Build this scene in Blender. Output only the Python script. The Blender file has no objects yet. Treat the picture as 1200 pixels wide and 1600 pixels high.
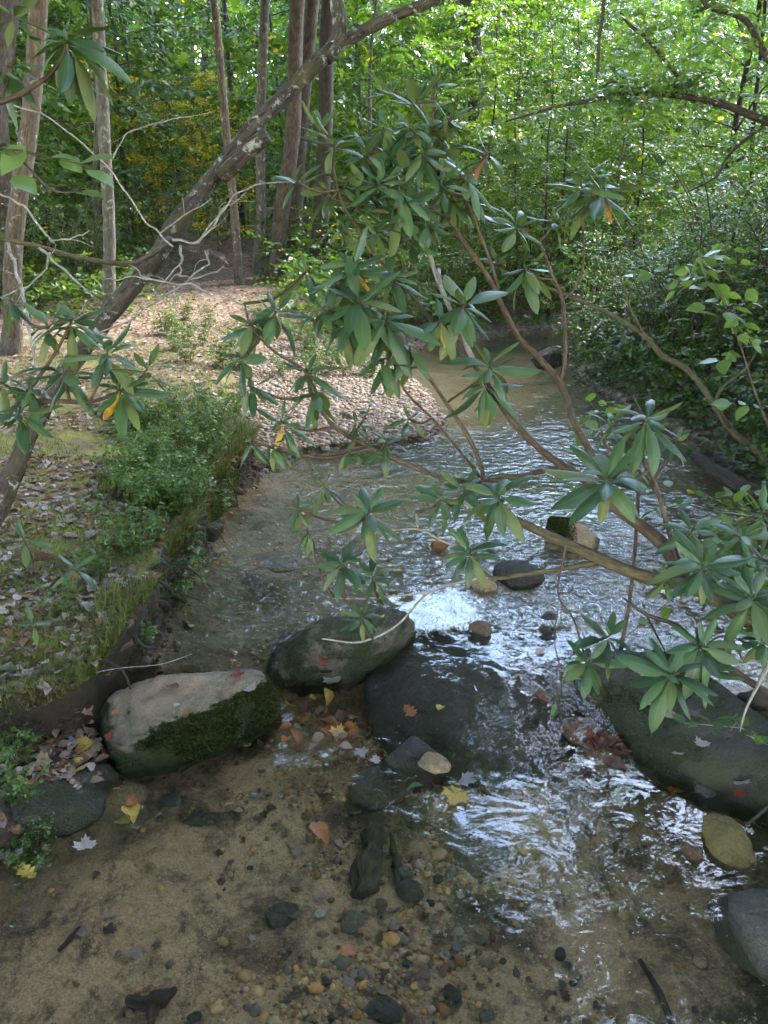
import bpy, bmesh, math, random
import numpy as np
from mathutils import Vector, Matrix
R = math.radians
random.seed(7); rng = np.random.default_rng(7)
scene = bpy.context.scene
COL = scene.collection

# ------------------------------------------------------------------ camera
PITCH = R(20.9); FOC = 1232.0; CAMZ = 1.6
cd = bpy.data.cameras.new("camera"); cam = bpy.data.objects.new("camera", cd); COL.objects.link(cam)
cam.location = (0, 0, CAMZ); cam.rotation_euler = (math.pi/2 - PITCH, 0, 0)
cd.sensor_fit = 'VERTICAL'; cd.angle = 2*math.atan(800/FOC); cd.clip_start = .02; cd.clip_end = 600
scene.camera = cam
COSP, SINP = math.cos(PITCH), math.sin(PITCH)
def ray(px, py):
    u = (px-600)/FOC; v = (800-py)/FOC
    return np.array((u, COSP+v*SINP, -SINP+v*COSP))
def D(px, py, d):                       # point of the place seen at that pixel, d metres along the view axis
    return np.array((0, 0, CAMZ)) + d*ray(px, py)
def G(px, py, z=0.):                    # point of the place seen at that pixel at height z
    r = ray(px, py); return np.array((0, 0, CAMZ)) + r*((z-CAMZ)/r[2])
def proj(p):
    x, y, z = p[0], p[1], p[2]-CAMZ
    f = y*COSP - z*SINP; v = y*SINP + z*COSP
    return 600+FOC*x/f, 800-FOC*v/f, f

# ------------------------------------------------------------------ numeric noise
def _h(ix, iy, iz, s):
    n = (ix.astype(np.int64)*374761393 + iy.astype(np.int64)*668265263 + iz.astype(np.int64)*2147483647 + s*974634777) & 0x7fffffff
    n = ((n ^ (n >> 13))*1274126177) & 0x7fffffff
    n = ((n ^ (n >> 16))*1103515245 + 12345) & 0x7fffffff
    return (n ^ (n >> 15))/float(0x7fffffff)
def vnoise(P, s=0):
    P = np.asarray(P, float); i = np.floor(P).astype(np.int64); f = P-i; f = f*f*(3-2*f); o = 0
    for a in (0, 1):
        for b in (0, 1):
            for c in (0, 1):
                w = (f[:, 0] if a else 1-f[:, 0])*(f[:, 1] if b else 1-f[:, 1])*(f[:, 2] if c else 1-f[:, 2])
                o = o + w*_h(i[:, 0]+a, i[:, 1]+b, i[:, 2]+c, s)
    return o
def fbm(P, oct=4, s=0):
    P = np.asarray(P, float); o = 0; a = .5; t = 0
    for k in range(oct):
        o = o + a*vnoise(P*(2.03**k)+k*17.3, s+k); t += a; a *= .5
    return o/t*2-1
def fb2(x, y, sc, oct=4, s=0):
    x = np.asarray(x, float).ravel(); y = np.asarray(y, float).ravel()
    return fbm(np.stack([x*sc, y*sc, np.zeros_like(x)+.37], 1), oct, s)
def sm(a, b, x):
    t = np.clip((np.asarray(x, float)-a)/(b-a), 0, 1); return t*t*(3-2*t)

# ------------------------------------------------------------------ mesh helpers
class MB:
    """collects vertices and faces of ONE mesh; attribute lc = (u, v, w)"""
    def __init__(s): s.V = []; s.T = []; s.Q = []; s.A = []; s.n = 0
    def add(s, V, tris=None, quads=None, lc=None):
        V = np.asarray(V, float).reshape(-1, 3)
        if tris is not None and len(tris): s.T.append(np.asarray(tris, np.int64).reshape(-1, 3)+s.n)
        if quads is not None and len(quads): s.Q.append(np.asarray(quads, np.int64).reshape(-1, 4)+s.n)
        s.V.append(V); s.A.append(np.zeros((len(V), 3)) if lc is None else np.asarray(lc, float).reshape(-1, 3)); s.n += len(V)
    def mesh(s, name, mat, loc=(0, 0, 0), smooth=True):
        me = bpy.data.meshes.new(name)
        V = np.concatenate(s.V) - np.asarray(loc, float)
        T = np.concatenate(s.T) if s.T else np.zeros((0, 3), np.int64)
        Q = np.concatenate(s.Q) if s.Q else np.zeros((0, 4), np.int64)
        me.vertices.add(len(V)); me.vertices.foreach_set("co", V.astype(np.float32).ravel())
        li = np.concatenate([T.ravel(), Q.ravel()]).astype(np.int32)
        me.loops.add(len(li)); me.loops.foreach_set("vertex_index", li)
        st = np.concatenate([np.arange(len(T))*3, len(T)*3+np.arange(len(Q))*4]).astype(np.int32)
        me.polygons.add(len(st)); me.polygons.foreach_set("loop_start", st)
        at = me.attributes.new("lc", 'FLOAT_VECTOR', 'POINT'); at.data.foreach_set("vector", np.concatenate(s.A).astype(np.float32).ravel())
        me.update(calc_edges=True); me.validate()
        if smooth: me.polygons.foreach_set("use_smooth", [True]*len(me.polygons))
        me.materials.append(mat)
        return me
    def obj(s, name, mat, parent=None, loc=None, smooth=True):
        if loc is None: loc = np.array(parent.location) if parent is not None and parent.parent is None else (0, 0, 0)
        if parent is not None and parent.parent is not None: loc = np.array(parent.parent.location)
        o = bpy.data.objects.new(name, s.mesh(name, mat, loc, smooth)); COL.objects.link(o)
        if parent is not None: o.parent = parent
        else: o.location = loc
        return o
def tag(o, label=None, cat=None, group=None, kind=None):
    if label: o["label"] = label
    if cat: o["category"] = cat
    if group: o["group"] = group
    if kind: o["kind"] = kind
    return o
def empty(name, loc, label=None, cat=None, group=None):
    o = bpy.data.objects.new(name, None); COL.objects.link(o); o.location = tuple(loc); o.empty_display_size = .1
    return tag(o, label, cat, group)
def copy_tree(o, parent=None):
    c = o.copy(); COL.objects.link(c)
    if parent is not None: c.parent = parent
    for ch in list(o.children): copy_tree(ch, c)
    return c
def ordn(n):
    a = "first second third fourth fifth sixth seventh eighth ninth tenth eleventh twelfth thirteenth fourteenth fifteenth sixteenth seventeenth eighteenth nineteenth".split()
    if n <= 19: return a[n-1]
    t = ["twenty", "thirty", "forty", "fifty", "sixty", "seventy", "eighty", "ninety"][n//10-2]
    return (t[:-1]+"ieth") if n % 10 == 0 else t+"-"+a[n % 10-1]
def unit(v): v = np.asarray(v, float); return v/(np.linalg.norm(v)+1e-12)
def curve(pts, rad, n=6):               # Catmull-Rom through pts
    P = np.asarray(pts, float); r = np.asarray(rad, float)
    if len(P) == 2: P = np.array([P[0], (P[0]+P[1])/2, P[1]]); r = np.array([r[0], (r[0]+r[1])/2, r[1]])
    Q = np.vstack([2*P[0]-P[1], P, 2*P[-1]-P[-2]]); out = []; ro = []
    for i in range(len(P)-1):
        a, b, c, d = Q[i:i+4]
        for k in range(n):
            t = k/n
            out.append(.5*((2*b)+(-a+c)*t+(2*a-5*b+4*c-d)*t*t+(-a+3*b-3*c+d)*t**3)); ro.append(r[i]*(1-t)+r[i+1]*t)
    out.append(P[-1]); ro.append(r[-1]); return np.array(out), np.array(ro)
def tube(mb, pts, rad, sides=6, n=5, rough=0., seed=0, sm_=True, cap=True):
    P, r = curve(pts, rad, n) if sm_ else (np.asarray(pts, float), np.asarray(rad, float))
    m = len(P); T = np.gradient(P, axis=0); T /= np.linalg.norm(T, axis=1)[:, None]+1e-12
    u = unit(np.cross(T[0], (0.31, .2, 1.) if abs(T[0][2]) < .9 else (1., .1, 0))); th = np.arange(sides)*2*math.pi/sides
    V = np.zeros((m, sides, 3)); ln = np.concatenate([[0], np.cumsum(np.linalg.norm(np.diff(P, axis=0), axis=1))])
    for i in range(m):
        u = unit(u - T[i]*np.dot(u, T[i])); w = np.cross(T[i], u)
        V[i] = P[i]+r[i]*(np.cos(th)[:, None]*u+np.sin(th)[:, None]*w)
    if rough:
        C = np.repeat(P[:, None], sides, 1); dv = V-C
        k = 1+rough*fbm(V.reshape(-1, 3)/max(r.max()*1.6, 1e-3), 3, seed).reshape(m, sides)
        V = C+dv*k[..., None]
    i = np.arange(m-1)[:, None]*sides; j = np.arange(sides)[None]; j2 = (j+1) % sides
    q = np.stack([i+j, i+j2, i+sides+j2, i+sides+j], -1).reshape(-1, 4)
    lc = np.zeros((m, sides, 3)); lc[..., 0] = j/sides; lc[..., 1] = ln[:, None]; lc[..., 2] = r[:, None]
    V = V.reshape(-1, 3); lc = lc.reshape(-1, 3); tr = []
    if cap:
        V = np.vstack([V, P[0], P[-1]]); lc = np.vstack([lc, lc[0], lc[-1]])
        a = m*sides; k = np.arange(sides)
        tr = np.vstack([np.stack([k*0+a, (k+1) % sides, k], 1), np.stack([k*0+a+1, (m-1)*sides+k, (m-1)*sides+(k+1) % sides], 1)])
    mb.add(V, tr, q, lc)
    return P, r
def frames(d, n):                       # d: direction arrays, n: approx normals -> (x, y, z) basis stacks, y along d
    d = d/(np.linalg.norm(d, axis=-1, keepdims=True)+1e-12)
    x = np.cross(d, n); x /= np.linalg.norm(x, axis=-1, keepdims=True)+1e-12
    z = np.cross(x, d); return np.stack([x, d, z], -2)     # rows
def inst(mb, T, tris, quads, B, P, S, lcT=None, rnd=None):
    """copies of template T (m,3) with bases B (n,3,3 rows), origins P, sizes S"""
    n = len(P); m = len(T); S = np.asarray(S, float).reshape(n, -1)
    V = np.einsum('mi,nij->nmj', T, B)*S[:, :1, None] + P[:, None]
    off = (np.arange(n)*m)[:, None, None]
    t = (np.asarray(tris)[None]+off).reshape(-1, 3) if tris is not None and len(tris) else None
    q = (np.asarray(quads)[None]+off).reshape(-1, 4) if quads is not None and len(quads) else None
    lc = np.zeros((n, m, 3))
    if lcT is not None: lc[:, :, :2] = lcT[None]
    if rnd is not None: lc[:, :, 2] = np.asarray(rnd)[:, None]
    mb.add(V.reshape(-1, 3), t, q, lc.reshape(-1, 3))

# ------------------------------------------------------------------ node helpers
class NT:
    def __init__(s, name):
        s.m = bpy.data.materials.new(name); s.m.use_nodes = True; s.t = s.m.node_tree; s.t.nodes.clear()
        s.out = s.t.nodes.new("ShaderNodeOutputMaterial")
    def n(s, typ, _o=0, **kw):
        nd = s.t.nodes.new("ShaderNode"+typ)
        for k, v in kw.items():
            k2 = k
            if k.startswith("_"): setattr(nd, k[1:], v); continue
            inp = nd.inputs[int(k[1:])] if k[0] == "i" and k[1:].isdigit() else nd.inputs[k2.replace("_", " ")]
            if hasattr(v, "links") or isinstance(v, bpy.types.NodeSocket): s.t.links.new(v, inp)
            else: inp.default_value = v
        return nd.outputs[_o] if isinstance(_o, int) else nd.outputs[_o]
    def noise(s, vec, scale, detail=4, rough=.55, dist=0, o=0):
        return s.n("TexNoise", o, Vector=vec, Scale=scale, Detail=detail, Roughness=rough, Distortion=dist)
    def vor(s, vec, scale, o="Distance", feat='F1', rnd=1.):
        return s.n("TexVoronoi", o, Vector=vec, Scale=scale, Randomness=rnd, _feature=feat)
    def ramp(s, fac, stops, interp='LINEAR'):
        nd = s.t.nodes.new("ShaderNodeValToRGB"); s.t.links.new(fac, nd.inputs[0]); cr = nd.color_ramp; cr.interpolation = interp
        while len(cr.elements) < len(stops): cr.elements.new(.5)
        for e, (p, c) in zip(cr.elements, stops):
            e.position = p; e.color = (c, c, c, 1) if not isinstance(c, (tuple, list)) else (*c, 1)
        return nd.outputs[0]
    def mix(s, f, a, b, bt='MIX'):
        nd = s.t.nodes.new("ShaderNodeMix"); nd.data_type = 'RGBA'; nd.blend_type = bt
        for i, v in ((0, f), (6, a), (7, b)):
            if isinstance(v, bpy.types.NodeSocket): s.t.links.new(v, nd.inputs[i])
            else: nd.inputs[i].default_value = v if i == 0 else (*v, 1)
        return nd.outputs[2]
    def math(s, op, a, b=0., c=None, clamp=False):
        nd = s.t.nodes.new("ShaderNodeMath"); nd.operation = op; nd.use_clamp = clamp
        for i, v in enumerate((a, b, c)):
            if v is None: continue
            if isinstance(v, bpy.types.NodeSocket): s.t.links.new(v, nd.inputs[i])
            else: nd.inputs[i].default_value = v
        return nd.outputs[0]
    def attr(s, name="lc", o="Vector"): return s.n("Attribute", o, _attribute_name=name)
    def sep(s, v):
        nd = s.t.nodes.new("ShaderNodeSeparateXYZ"); s.t.links.new(v, nd.inputs[0]); return nd.outputs
    def mapv(s, v, sc): return s.n("Mapping", 0, Vector=v, Scale=sc)
    def pos(s): return s.n("NewGeometry", "Position")
    def objc(s): return s.n("TexCoord", "Object")
    def island(s): return s.n("NewGeometry", "Random Per Island")
    def bump(s, h, dist=.01, st=1., normal=None):
        kw = dict(Height=h, Distance=dist, Strength=st)
        if normal is not None: kw["Normal"] = normal
        return s.n("Bump", 0, **kw)
    def bsdf(s, col, rough=.8, spec=.3, normal=None, **kw):
        a = dict(Roughness=rough); a["Specular_IOR_Level"] = spec; a.update(kw)
        if normal is not None: a["Normal"] = normal
        nd = s.t.nodes.new("ShaderNodeBsdfPrincipled")
        a["Base_Color"] = col if isinstance(col, bpy.types.NodeSocket) else (*col, 1)
        for k, v in a.items():
            i = nd.inputs[k.replace("_", " ")]
            if isinstance(v, bpy.types.NodeSocket): s.t.links.new(v, i)
            else: i.default_value = v
        return nd.outputs[0]
    def mixs(s, f, a, b):
        nd = s.t.nodes.new("ShaderNodeMixShader")
        for i, v in enumerate((f, a, b)):
            if isinstance(v, bpy.types.NodeSocket): s.t.links.new(v, nd.inputs[i])
            else: nd.inputs[i].default_value = v
        return nd.outputs[0]
    def done(s, sh): s.t.links.new(sh, s.out.inputs[0]); return s.m

# ------------------------------------------------------------------ materials
def leaf_mat(name, cols, yellow=.0, trans=.38, rough=.45, spec=.35, tcol=(1.35, 1.48, .60)):
    m = NT(name); r = m.island()
    stops = [(i/(len(cols)-1)*(1-yellow), c) for i, c in enumerate(cols)]
    if yellow: stops = stops+[(1-yellow+.002, (.42, .30, .03)), (1., (.5, .33, .04))]
    c = m.ramp(r, stops)
    big = m.noise(m.pos(), .35, 2); c = m.mix(m.ramp(big, [(.35, 0.), (.65, 1.)]), c, m.mix(1., c, (1.35, 1.25, .8), 'MULTIPLY'))
    b = m.bsdf(c, rough, spec)
    t = m.n("BsdfTranslucent", 0, Color=m.mix(1., c, tcol, 'MULTIPLY'))
    return m.done(m.mixs(trans, b, t))
M = {}
M['leaf_bright'] = leaf_mat("green leaves", [(.045, .085, .012), (.075, .13, .018), (.11, .17, .025)], .012, .45)
M['leaf_mid'] = leaf_mat("mid green leaves", [(.03, .062, .014), (.05, .095, .02), (.075, .125, .025)], .012, .4)
M['leaf_dark'] = leaf_mat("dark green leaves", [(.022, .045, .014), (.038, .072, .02), (.055, .095, .024)], .004, .35)
M['leaf_yellow'] = leaf_mat("yellowing leaves", [(.07, .10, .015), (.16, .16, .02), (.32, .25, .02), (.42, .31, .03)], .02, .45)
M['herb'] = leaf_mat("herb leaves", [(.03, .065, .018), (.055, .105, .028), (.085, .14, .04)], .01, .35)
M['leaf_blue'] = leaf_mat("pale shrub leaves", [(.05, .095, .035), (.075, .135, .05), (.11, .175, .07)], .006, .35, .38, .5)
def grass_mat():
    m = NT("grass blades"); r = m.island()
    c = m.ramp(r, [(0, (.05, .07, .012)), (.5, (.10, .12, .02)), (.8, (.16, .165, .04)), (1, (.24, .20, .09))])
    return m.done(m.mixs(.3, m.bsdf(c, .6, .25), m.n("BsdfTranslucent", 0, Color=c)))
M['grass'] = grass_mat()
def rhodo_mat(name, dark, light, under, yellow=False):
    m = NT(name); u, v, w = m.sep(m.attr())[:3]; isl = m.island()
    c = m.mix(isl, dark, light)
    c = m.mix(m.ramp(m.noise(m.objc(), 22., 3), [(.35, 0.), (.7, .55)]), c, m.mix(1., c, (.72, .8, .8), 'MULTIPLY'))
    if yellow:
        c = m.mix(m.ramp(m.noise(m.objc(), 40., 3), [(.46, 0.), (.58, .8)]), c, (.17, .08, .02))
    if not yellow: c = m.mix(m.ramp(isl, [(.90, 0.), (.97, .7)]), c, (.12, .12, .03))
    rib = m.math('LESS_THAN', m.math('ABSOLUTE', u), .04)
    ct = m.mix(m.math('MULTIPLY', rib, .5), c, (.13, .17, .06) if not yellow else (.5, .35, .06))
    veins = m.math('SINE', m.math('MULTIPLY', m.math('ADD', v, m.math('MULTIPLY', m.math('ABSOLUTE', u), -.12)), 120.))
    spots = m.ramp(m.noise(m.objc(), 130., 2), [(.70, 0.), (.74, .7)])
    ct = m.mix(spots, ct, (.10, .075, .03))
    bk = m.n("NewGeometry", "Backfacing")
    cc = m.mix(bk, ct, under)
    nb = m.bump(m.math('ADD', m.math('MULTIPLY', veins, .5), m.math('MULTIPLY', rib, -1.5)), 0.0004, .25)
    rough = m.math('ADD', m.math('MULTIPLY', bk, .3), m.math('ADD', .38, m.math('MULTIPLY', isl, .22)))
    b = m.bsdf(cc, rough, .42, nb)
    t = m.n("BsdfTranslucent", 0, Color=m.mix(1., c, (1.6, 1.8, .5), 'MULTIPLY'))
    return m.done(m.mixs(.14, b, t))
M['rhodo'] = rhodo_mat("rhododendron leaf", (.019, .048, .017), (.058, .11, .036), (.08, .12, .04))
M['rhodo_yellow'] = rhodo_mat("yellowed rhododendron leaf", (.34, .22, .02), (.44, .30, .035), (.36, .25, .04), True)
M['rhodo_brown'] = rhodo_mat("brown dead rhododendron leaf", (.16, .06, .02), (.24, .10, .03), (.25, .13, .05), True)
def bark(name, a, b, lichen=None, lam=.5, sc=1., moss=None):
    m = NT(name); a_ = m.sep(m.attr()); th = m.math('MULTIPLY', a_[0], 2*math.pi)
    p = m.n("CombineXYZ", 0, X=m.math('MULTIPLY', m.math('COSINE', th), a_[2]), Y=m.math('MULTIPLY', m.math('SINE', th), a_[2]), Z=a_[1])
    p = m.n("VectorMath", 0, i0=p, i1=m.n("CombineXYZ", 0, X=m.math('MULTIPLY', m.n("ObjectInfo", "Random"), 7.)), _operation='ADD')
    s = m.mapv(p, (sc*1., sc*1., sc*.22)); n1 = m.noise(s, 60, 6, .65); n2 = m.noise(p, 9*sc, 4, .6)
    c = m.mix(m.ramp(n1, [(.35, 0.), (.65, 1.)]), a, b)
    c = m.mix(m.ramp(n2, [(.4, 0.), (.7, .6)]), c, tuple(x*.55 for x in a))
    if lichen:
        l = m.ramp(m.noise(p, 14*sc, 5, .7, .6), [(1-lam-.03, 0.), (1-lam+.05, .9)])
        c = m.mix(l, c, m.mix(m.noise(p, 60*sc, 3), tuple(x*.7 for x in lichen), lichen))
    if moss:
        l = m.ramp(m.noise(p, 6*sc, 5, .7), [(.52, 0.), (.66, .85)]); c = m.mix(l, c, moss)
    h = m.math('ADD', m.math('MULTIPLY', n1, .7), m.math('MULTIPLY', m.vor(s, 45, feat='DISTANCE_TO_EDGE'), .6))
    return m.done(m.bsdf(c, .85, .2, m.bump(h, .012/sc, .9)))
M['bark_lean'] = bark("lichened bark", (.018, .014, .011), (.085, .070, .055), (.33, .335, .30), .41, 1.5, (.05, .048, .018))
M['bark_gray'] = bark("grey bark", (.06, .053, .043), (.16, .145, .12), (.34, .34, .29), .40)
M['bark_brown'] = bark("brown bark", (.040, .030, .023), (.125, .096, .074), (.26, .24, .20), .30)
M['bark_dark'] = bark("dark bark", (.03, .025, .02), (.075, .06, .048), (.16, .16, .14), .2)
M['bark_pale'] = bark("pale blotched bark", (.06, .045, .033), (.17, .135, .105), (.40, .38, .34), .38)
M['twig'] = bark("brown twig", (.045, .031, .022), (.115, .083, .058), (.18, .17, .13), .25, 2.5)
M['twig_green'] = bark("olive twig", (.045, .038, .022), (.11, .093, .052), (.2, .2, .15), .25, 2.5)
M['twig_dead'] = bark("bleached twig", (.15, .135, .118), (.36, .33, .29), (.46, .45, .42), .4, 3.)
M['wood_wet'] = bark("wet dark wood", (.022, .016, .012), (.07, .05, .036), None, .3, 1.5)

def rock_mat(name, base, dark, mossy=0., moss_z=(.0, 1.), tan=None, wet=0., algae=None, speck=.5, moss_side=False):
    m = NT(name); p = m.pos(); nrm = m.sep(m.n("NewGeometry", "Normal")); pz = m.sep(p)
    n = m.noise(p, 13, 8, .72, .5); n2 = m.noise(p, 80, 4, .7); n3 = m.noise(p, 5, 4, .6)
    c = m.mix(m.ramp(n, [(.32, 0.), (.68, 1.)]), dark, base)
    c = m.mix(m.ramp(n2, [(.5, 0.), (.72, speck)]), c, tuple(min(1, x*1.7) for x in base))
    if tan:
        c = m.mix(m.math('MULTIPLY', m.ramp(nrm[2], [(.55, 0.), (.85, 1.)]), m.ramp(n3, [(.35, .3), (.6, 1.)])), c, m.mix(m.ramp(n, [(.3, 0.), (.7, 1.)]), tan, tuple(x*1.7 for x in tan)))
    if algae:
        c = m.mix(m.ramp(m.noise(p, 7, 5, .7), [(.42, 0.), (.62, .75)]), c, algae)
    c = m.mix(m.ramp(m.noise(p, 190, 3, .7), [(.30, .75), (.46, 0.)]), c, tuple(x*.5 for x in dark))
    h = m.math('ADD', m.math('MULTIPLY', n, 1.), m.math('MULTIPLY', n2, .45))
    rough = .8
    if mossy:
        k = m.ramp(m.math('ADD', n3, m.math('MULTIPLY', n2, .25)), [(.76-mossy*.5, 0.), (.84-mossy*.5, 1.)])
        if moss_side: k = m.math('MULTIPLY', k, m.ramp(nrm[2], [(.45, 1.), (.75, .05)]))
        mc = m.mix(m.noise(p, 120, 3), (.014, .020, .006), (.055, .062, .016))
        c = m.mix(k, c, mc); h = m.math('ADD', h, m.math('MULTIPLY', k, m.math('MULTIPLY', m.noise(p, 170, 3), 1.2)))
    # wet band just above the water, a stain that stays
    wl = m.ramp(m.math('ADD', pz[2], m.math('MULTIPLY', n, .06)), [(.045, .8), (.085, 0.)]) if wet else None
    if wet:
        c = m.mix(wl, c, m.mix(1., c, (.62, .6, .57), 'MULTIPLY')); rough = m.math('SUBTRACT', .82, m.math('MULTIPLY', wl, .5))
    h = m.math('ADD', h, m.math('MULTIPLY', m.vor(m.n("VectorMath", 0, i0=p, i1=m.n("VectorMath", 0, i0=m.noise(p, 9, 3, .6, 0, 1), i1=(.12, .12, .12), _operation='MULTIPLY'), _operation='ADD'), 9, feat='DISTANCE_TO_EDGE'), 1.2))
    return m.done(m.bsdf(c, rough, .35, m.bump(h, .028, .95)))
M['rock_mossy'] = rock_mat("mossy boulder stone", (.19, .165, .135), (.085, .075, .062), .95, tan=(.20, .138, .085), wet=1., moss_side=True)
M['rock_gray'] = rock_mat("grey boulder stone", (.135, .112, .082), (.045, .038, .029), .25, wet=1., algae=(.085, .075, .045))
M['rock_slab'] = rock_mat("algae covered slab stone", (.060, .053, .042), (.020, .019, .015), .3, algae=(.050, .050, .015), wet=1., speck=.3)
M['rock_dark'] = rock_mat("wet dark stone", (.05, .043, .035), (.016, .014, .011), 0, speck=.3, algae=(.035, .03, .019))
M['rock_tan'] = rock_mat("tan stone", (.34, .24, .14), (.16, .11, .065), 0)
M['rock_bed'] = rock_mat("stream stone", (.10, .08, .055), (.04, .033, .024), 0, algae=(.05, .042, .024))
def pebble_mat(name, cols):
    m = NT(name); c = m.ramp(m.island(), [(i/(len(cols)-1), k) for i, k in enumerate(cols)], 'CONSTANT')
    c = m.mix(m.ramp(m.noise(m.pos(), 70, 4), [(.35, .0), (.7, .6)]), c, m.mix(1., c, (.55, .5, .45), 'MULTIPLY'))
    return m.done(m.bsdf(c, .55, .4, m.bump(m.noise(m.pos(), 150, 3), .002, .6)))
M['gravel'] = pebble_mat("gravel", [(.16, .108, .068), (.22, .155, .10), (.125, .082, .055), (.19, .125, .072), (.27, .20, .14), (.10, .073, .052), (.215, .135, .075), (.245, .18, .125)])
M['bedgravel'] = pebble_mat("streambed gravel", [(.15, .10, .052), (.24, .15, .06), (.32, .16, .045), (.08, .06, .04), (.25, .19, .11), (.17, .10, .045), (.35, .22, .085), (.11, .085, .06)])
for nm, c in dict(orange=(.26, .12, .04), tan=(.27, .20, .12), grey=(.09, .082, .07), yellow=(.27, .19, .055), brown=(.16, .09, .05), pale=(.36, .32, .27), dark=(.032, .027, .022), red=(.24, .07, .035)).items():
    M['peb_'+nm] = rock_mat(nm+" pebble stone", c, tuple(x*.55 for x in c), 0, speck=.3)
def litter_mat(name, cols, interp='CONSTANT', trans=.2):
    m = NT(name); c = m.ramp(m.island(), [(i/len(cols), k) for i, k in enumerate(cols)], interp) if len(cols) > 1 else m.mix(0., cols[0], cols[0])
    c = m.mix(m.ramp(m.noise(m.pos(), 90, 4, .7), [(.4, 0.), (.7, .7)]), c, m.mix(1., c, (.6, .5, .45), 'MULTIPLY'))
    return m.done(m.mixs(trans, m.bsdf(c, .6, .3, m.bump(m.noise(m.pos(), 60, 3), .003, .5)), m.n("BsdfTranslucent", 0, Color=c)))
M['litter'] = litter_mat("leaf litter", [(.20, .13, .085), (.29, .215, .165), (.14, .08, .045), (.36, .28, .24), (.24, .12, .05), (.33, .26, .22), (.11, .07, .048), (.42, .36, .32), (.19, .14, .105), (.30, .16, .065), (.26, .205, .175)])
M['litter_dark'] = litter_mat("dark leaf litter", [(.07, .045, .03), (.11, .075, .05), (.05, .032, .02), (.15, .11, .08), (.09, .05, .028), (.19, .15, .12), (.06, .045, .032)])
LEAFCOL = dict(tan=(.26, .18, .12), brown=(.11, .055, .03), orange=(.28, .10, .025), yellow=(.42, .28, .05), red=(.18, .04, .025), pale=(.38, .31, .27), olive=(.16, .14, .03), grey=(.25, .22, .22), green=(.06, .12, .03))
for nm, c in LEAFCOL.items(): M['fl_'+nm] = litter_mat(nm+" fallen leaf", [c])

def ground_mat():
    m = NT("forest floor"); p = m.pos(); a, b, c_ = m.sep(m.attr())[:3]          # a gravel, b moss and painted pool dimness, c streambed (negative: painted bank shade)
    n = m.noise(p, 6, 6, .65); nf = m.noise(p, 45, 5, .7)
    soil = m.mix(m.ramp(nf, [(.3, 0.), (.7, 1.)]), (.045, .032, .022), (.13, .095, .065))
    dpos = m.n("VectorMath", 0, i0=p, i1=m.n("VectorMath", 0, i0=m.noise(p, 30, 3, .6, 0, 1), i1=(.035, .035, .035), _operation='MULTIPLY'), _operation='ADD')
    lit = m.ramp(m.sep(m.vor(dpos, 26, "Color"))[0], [(0, (.08, .05, .03)), (.25, (.16, .105, .07)), (.5, (.22, .16, .12)), (.7, (.12, .065, .04)), (.85, (.25, .19, .155))], 'CONSTANT')
    c = m.mix(m.ramp(n, [(.38, .25), (.6, .9)]), soil, lit)
    moss = m.mix(m.noise(p, 55, 4, .7), (.06, .07, .012), (.23, .225, .045))
    mk = m.math('MULTIPLY', b, m.ramp(m.math('ADD', m.math('MULTIPLY', n, .6), m.math('MULTIPLY', m.noise(p, 19, 5, .7), .4)), [(.40, 0.), (.56, 1.)]))
    c = m.mix(mk, c, moss)
    gv = m.sep(m.vor(p, 42, "Color"))
    grav = m.ramp(gv[0], [(0, (.12, .082, .053)), (.2, (.20, .142, .095)), (.45, (.155, .104, .066)), (.65, (.24, .178, .125)), (.85, (.11, .08, .055))], 'CONSTANT')
    c = m.mix(a, c, grav)
    # streambed sand with darker silt and worn patches
    sand = m.mix(m.ramp(m.noise(p, 160, 3, .7), [(.35, 0.), (.65, 1.)]), (.19, .126, .066), (.325, .228, .126))
    silt_dim = m.ramp(m.noise(p, 3.6, 8, .75, .25), [(.47, 0.), (.60, .9)])
    sand = m.mix(silt_dim, sand, m.mix(nf, (.016, .012, .008), (.062, .046, .028)))
    fine = m.ramp(m.noise(m.mapv(p, (1., .6, 1.)), 17, 7, .75, .3), [(.54, 0.), (.66, .8)])
    sand = m.mix(fine, sand, (.032, .024, .015))
    sand = m.mix(m.ramp(m.vor(p, 75), [(.10, .8), (.16, 0.)]), sand, (.34, .26, .16))
    sand = m.mix(m.math('MULTIPLY', b, m.ramp(m.noise(p, 2.5, 5, .7), [(.3, .65), (.6, 1.)])), sand, m.mix(nf, (.022, .021, .010), (.088, .078, .042)))  # upper pool bed darkened, painting in the dimness of deep water
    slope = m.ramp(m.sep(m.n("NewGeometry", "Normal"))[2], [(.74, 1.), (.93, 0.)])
    c = m.mix(slope, c, m.mix(nf, (.012, .009, .007), (.06, .042, .028)))  # steep ground darker: bare soil plus painted shade of the undercut
    c = m.mix(m.math('MULTIPLY', c_, -1., clamp=True), c, m.mix(nf, (.010, .008, .006), (.045, .032, .021)))  # shade under the bank lip painted into the face colour
    c = m.mix(m.math('MULTIPLY', c_, 1., clamp=True), c, sand)
    h = m.math('ADD', m.math('MULTIPLY', nf, .8), m.math('ADD', m.math('MULTIPLY', m.vor(dpos, 26), .5), m.math('MULTIPLY', n, .6)))
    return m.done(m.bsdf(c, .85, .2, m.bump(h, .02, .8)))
M['ground'] = ground_mat()
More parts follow.
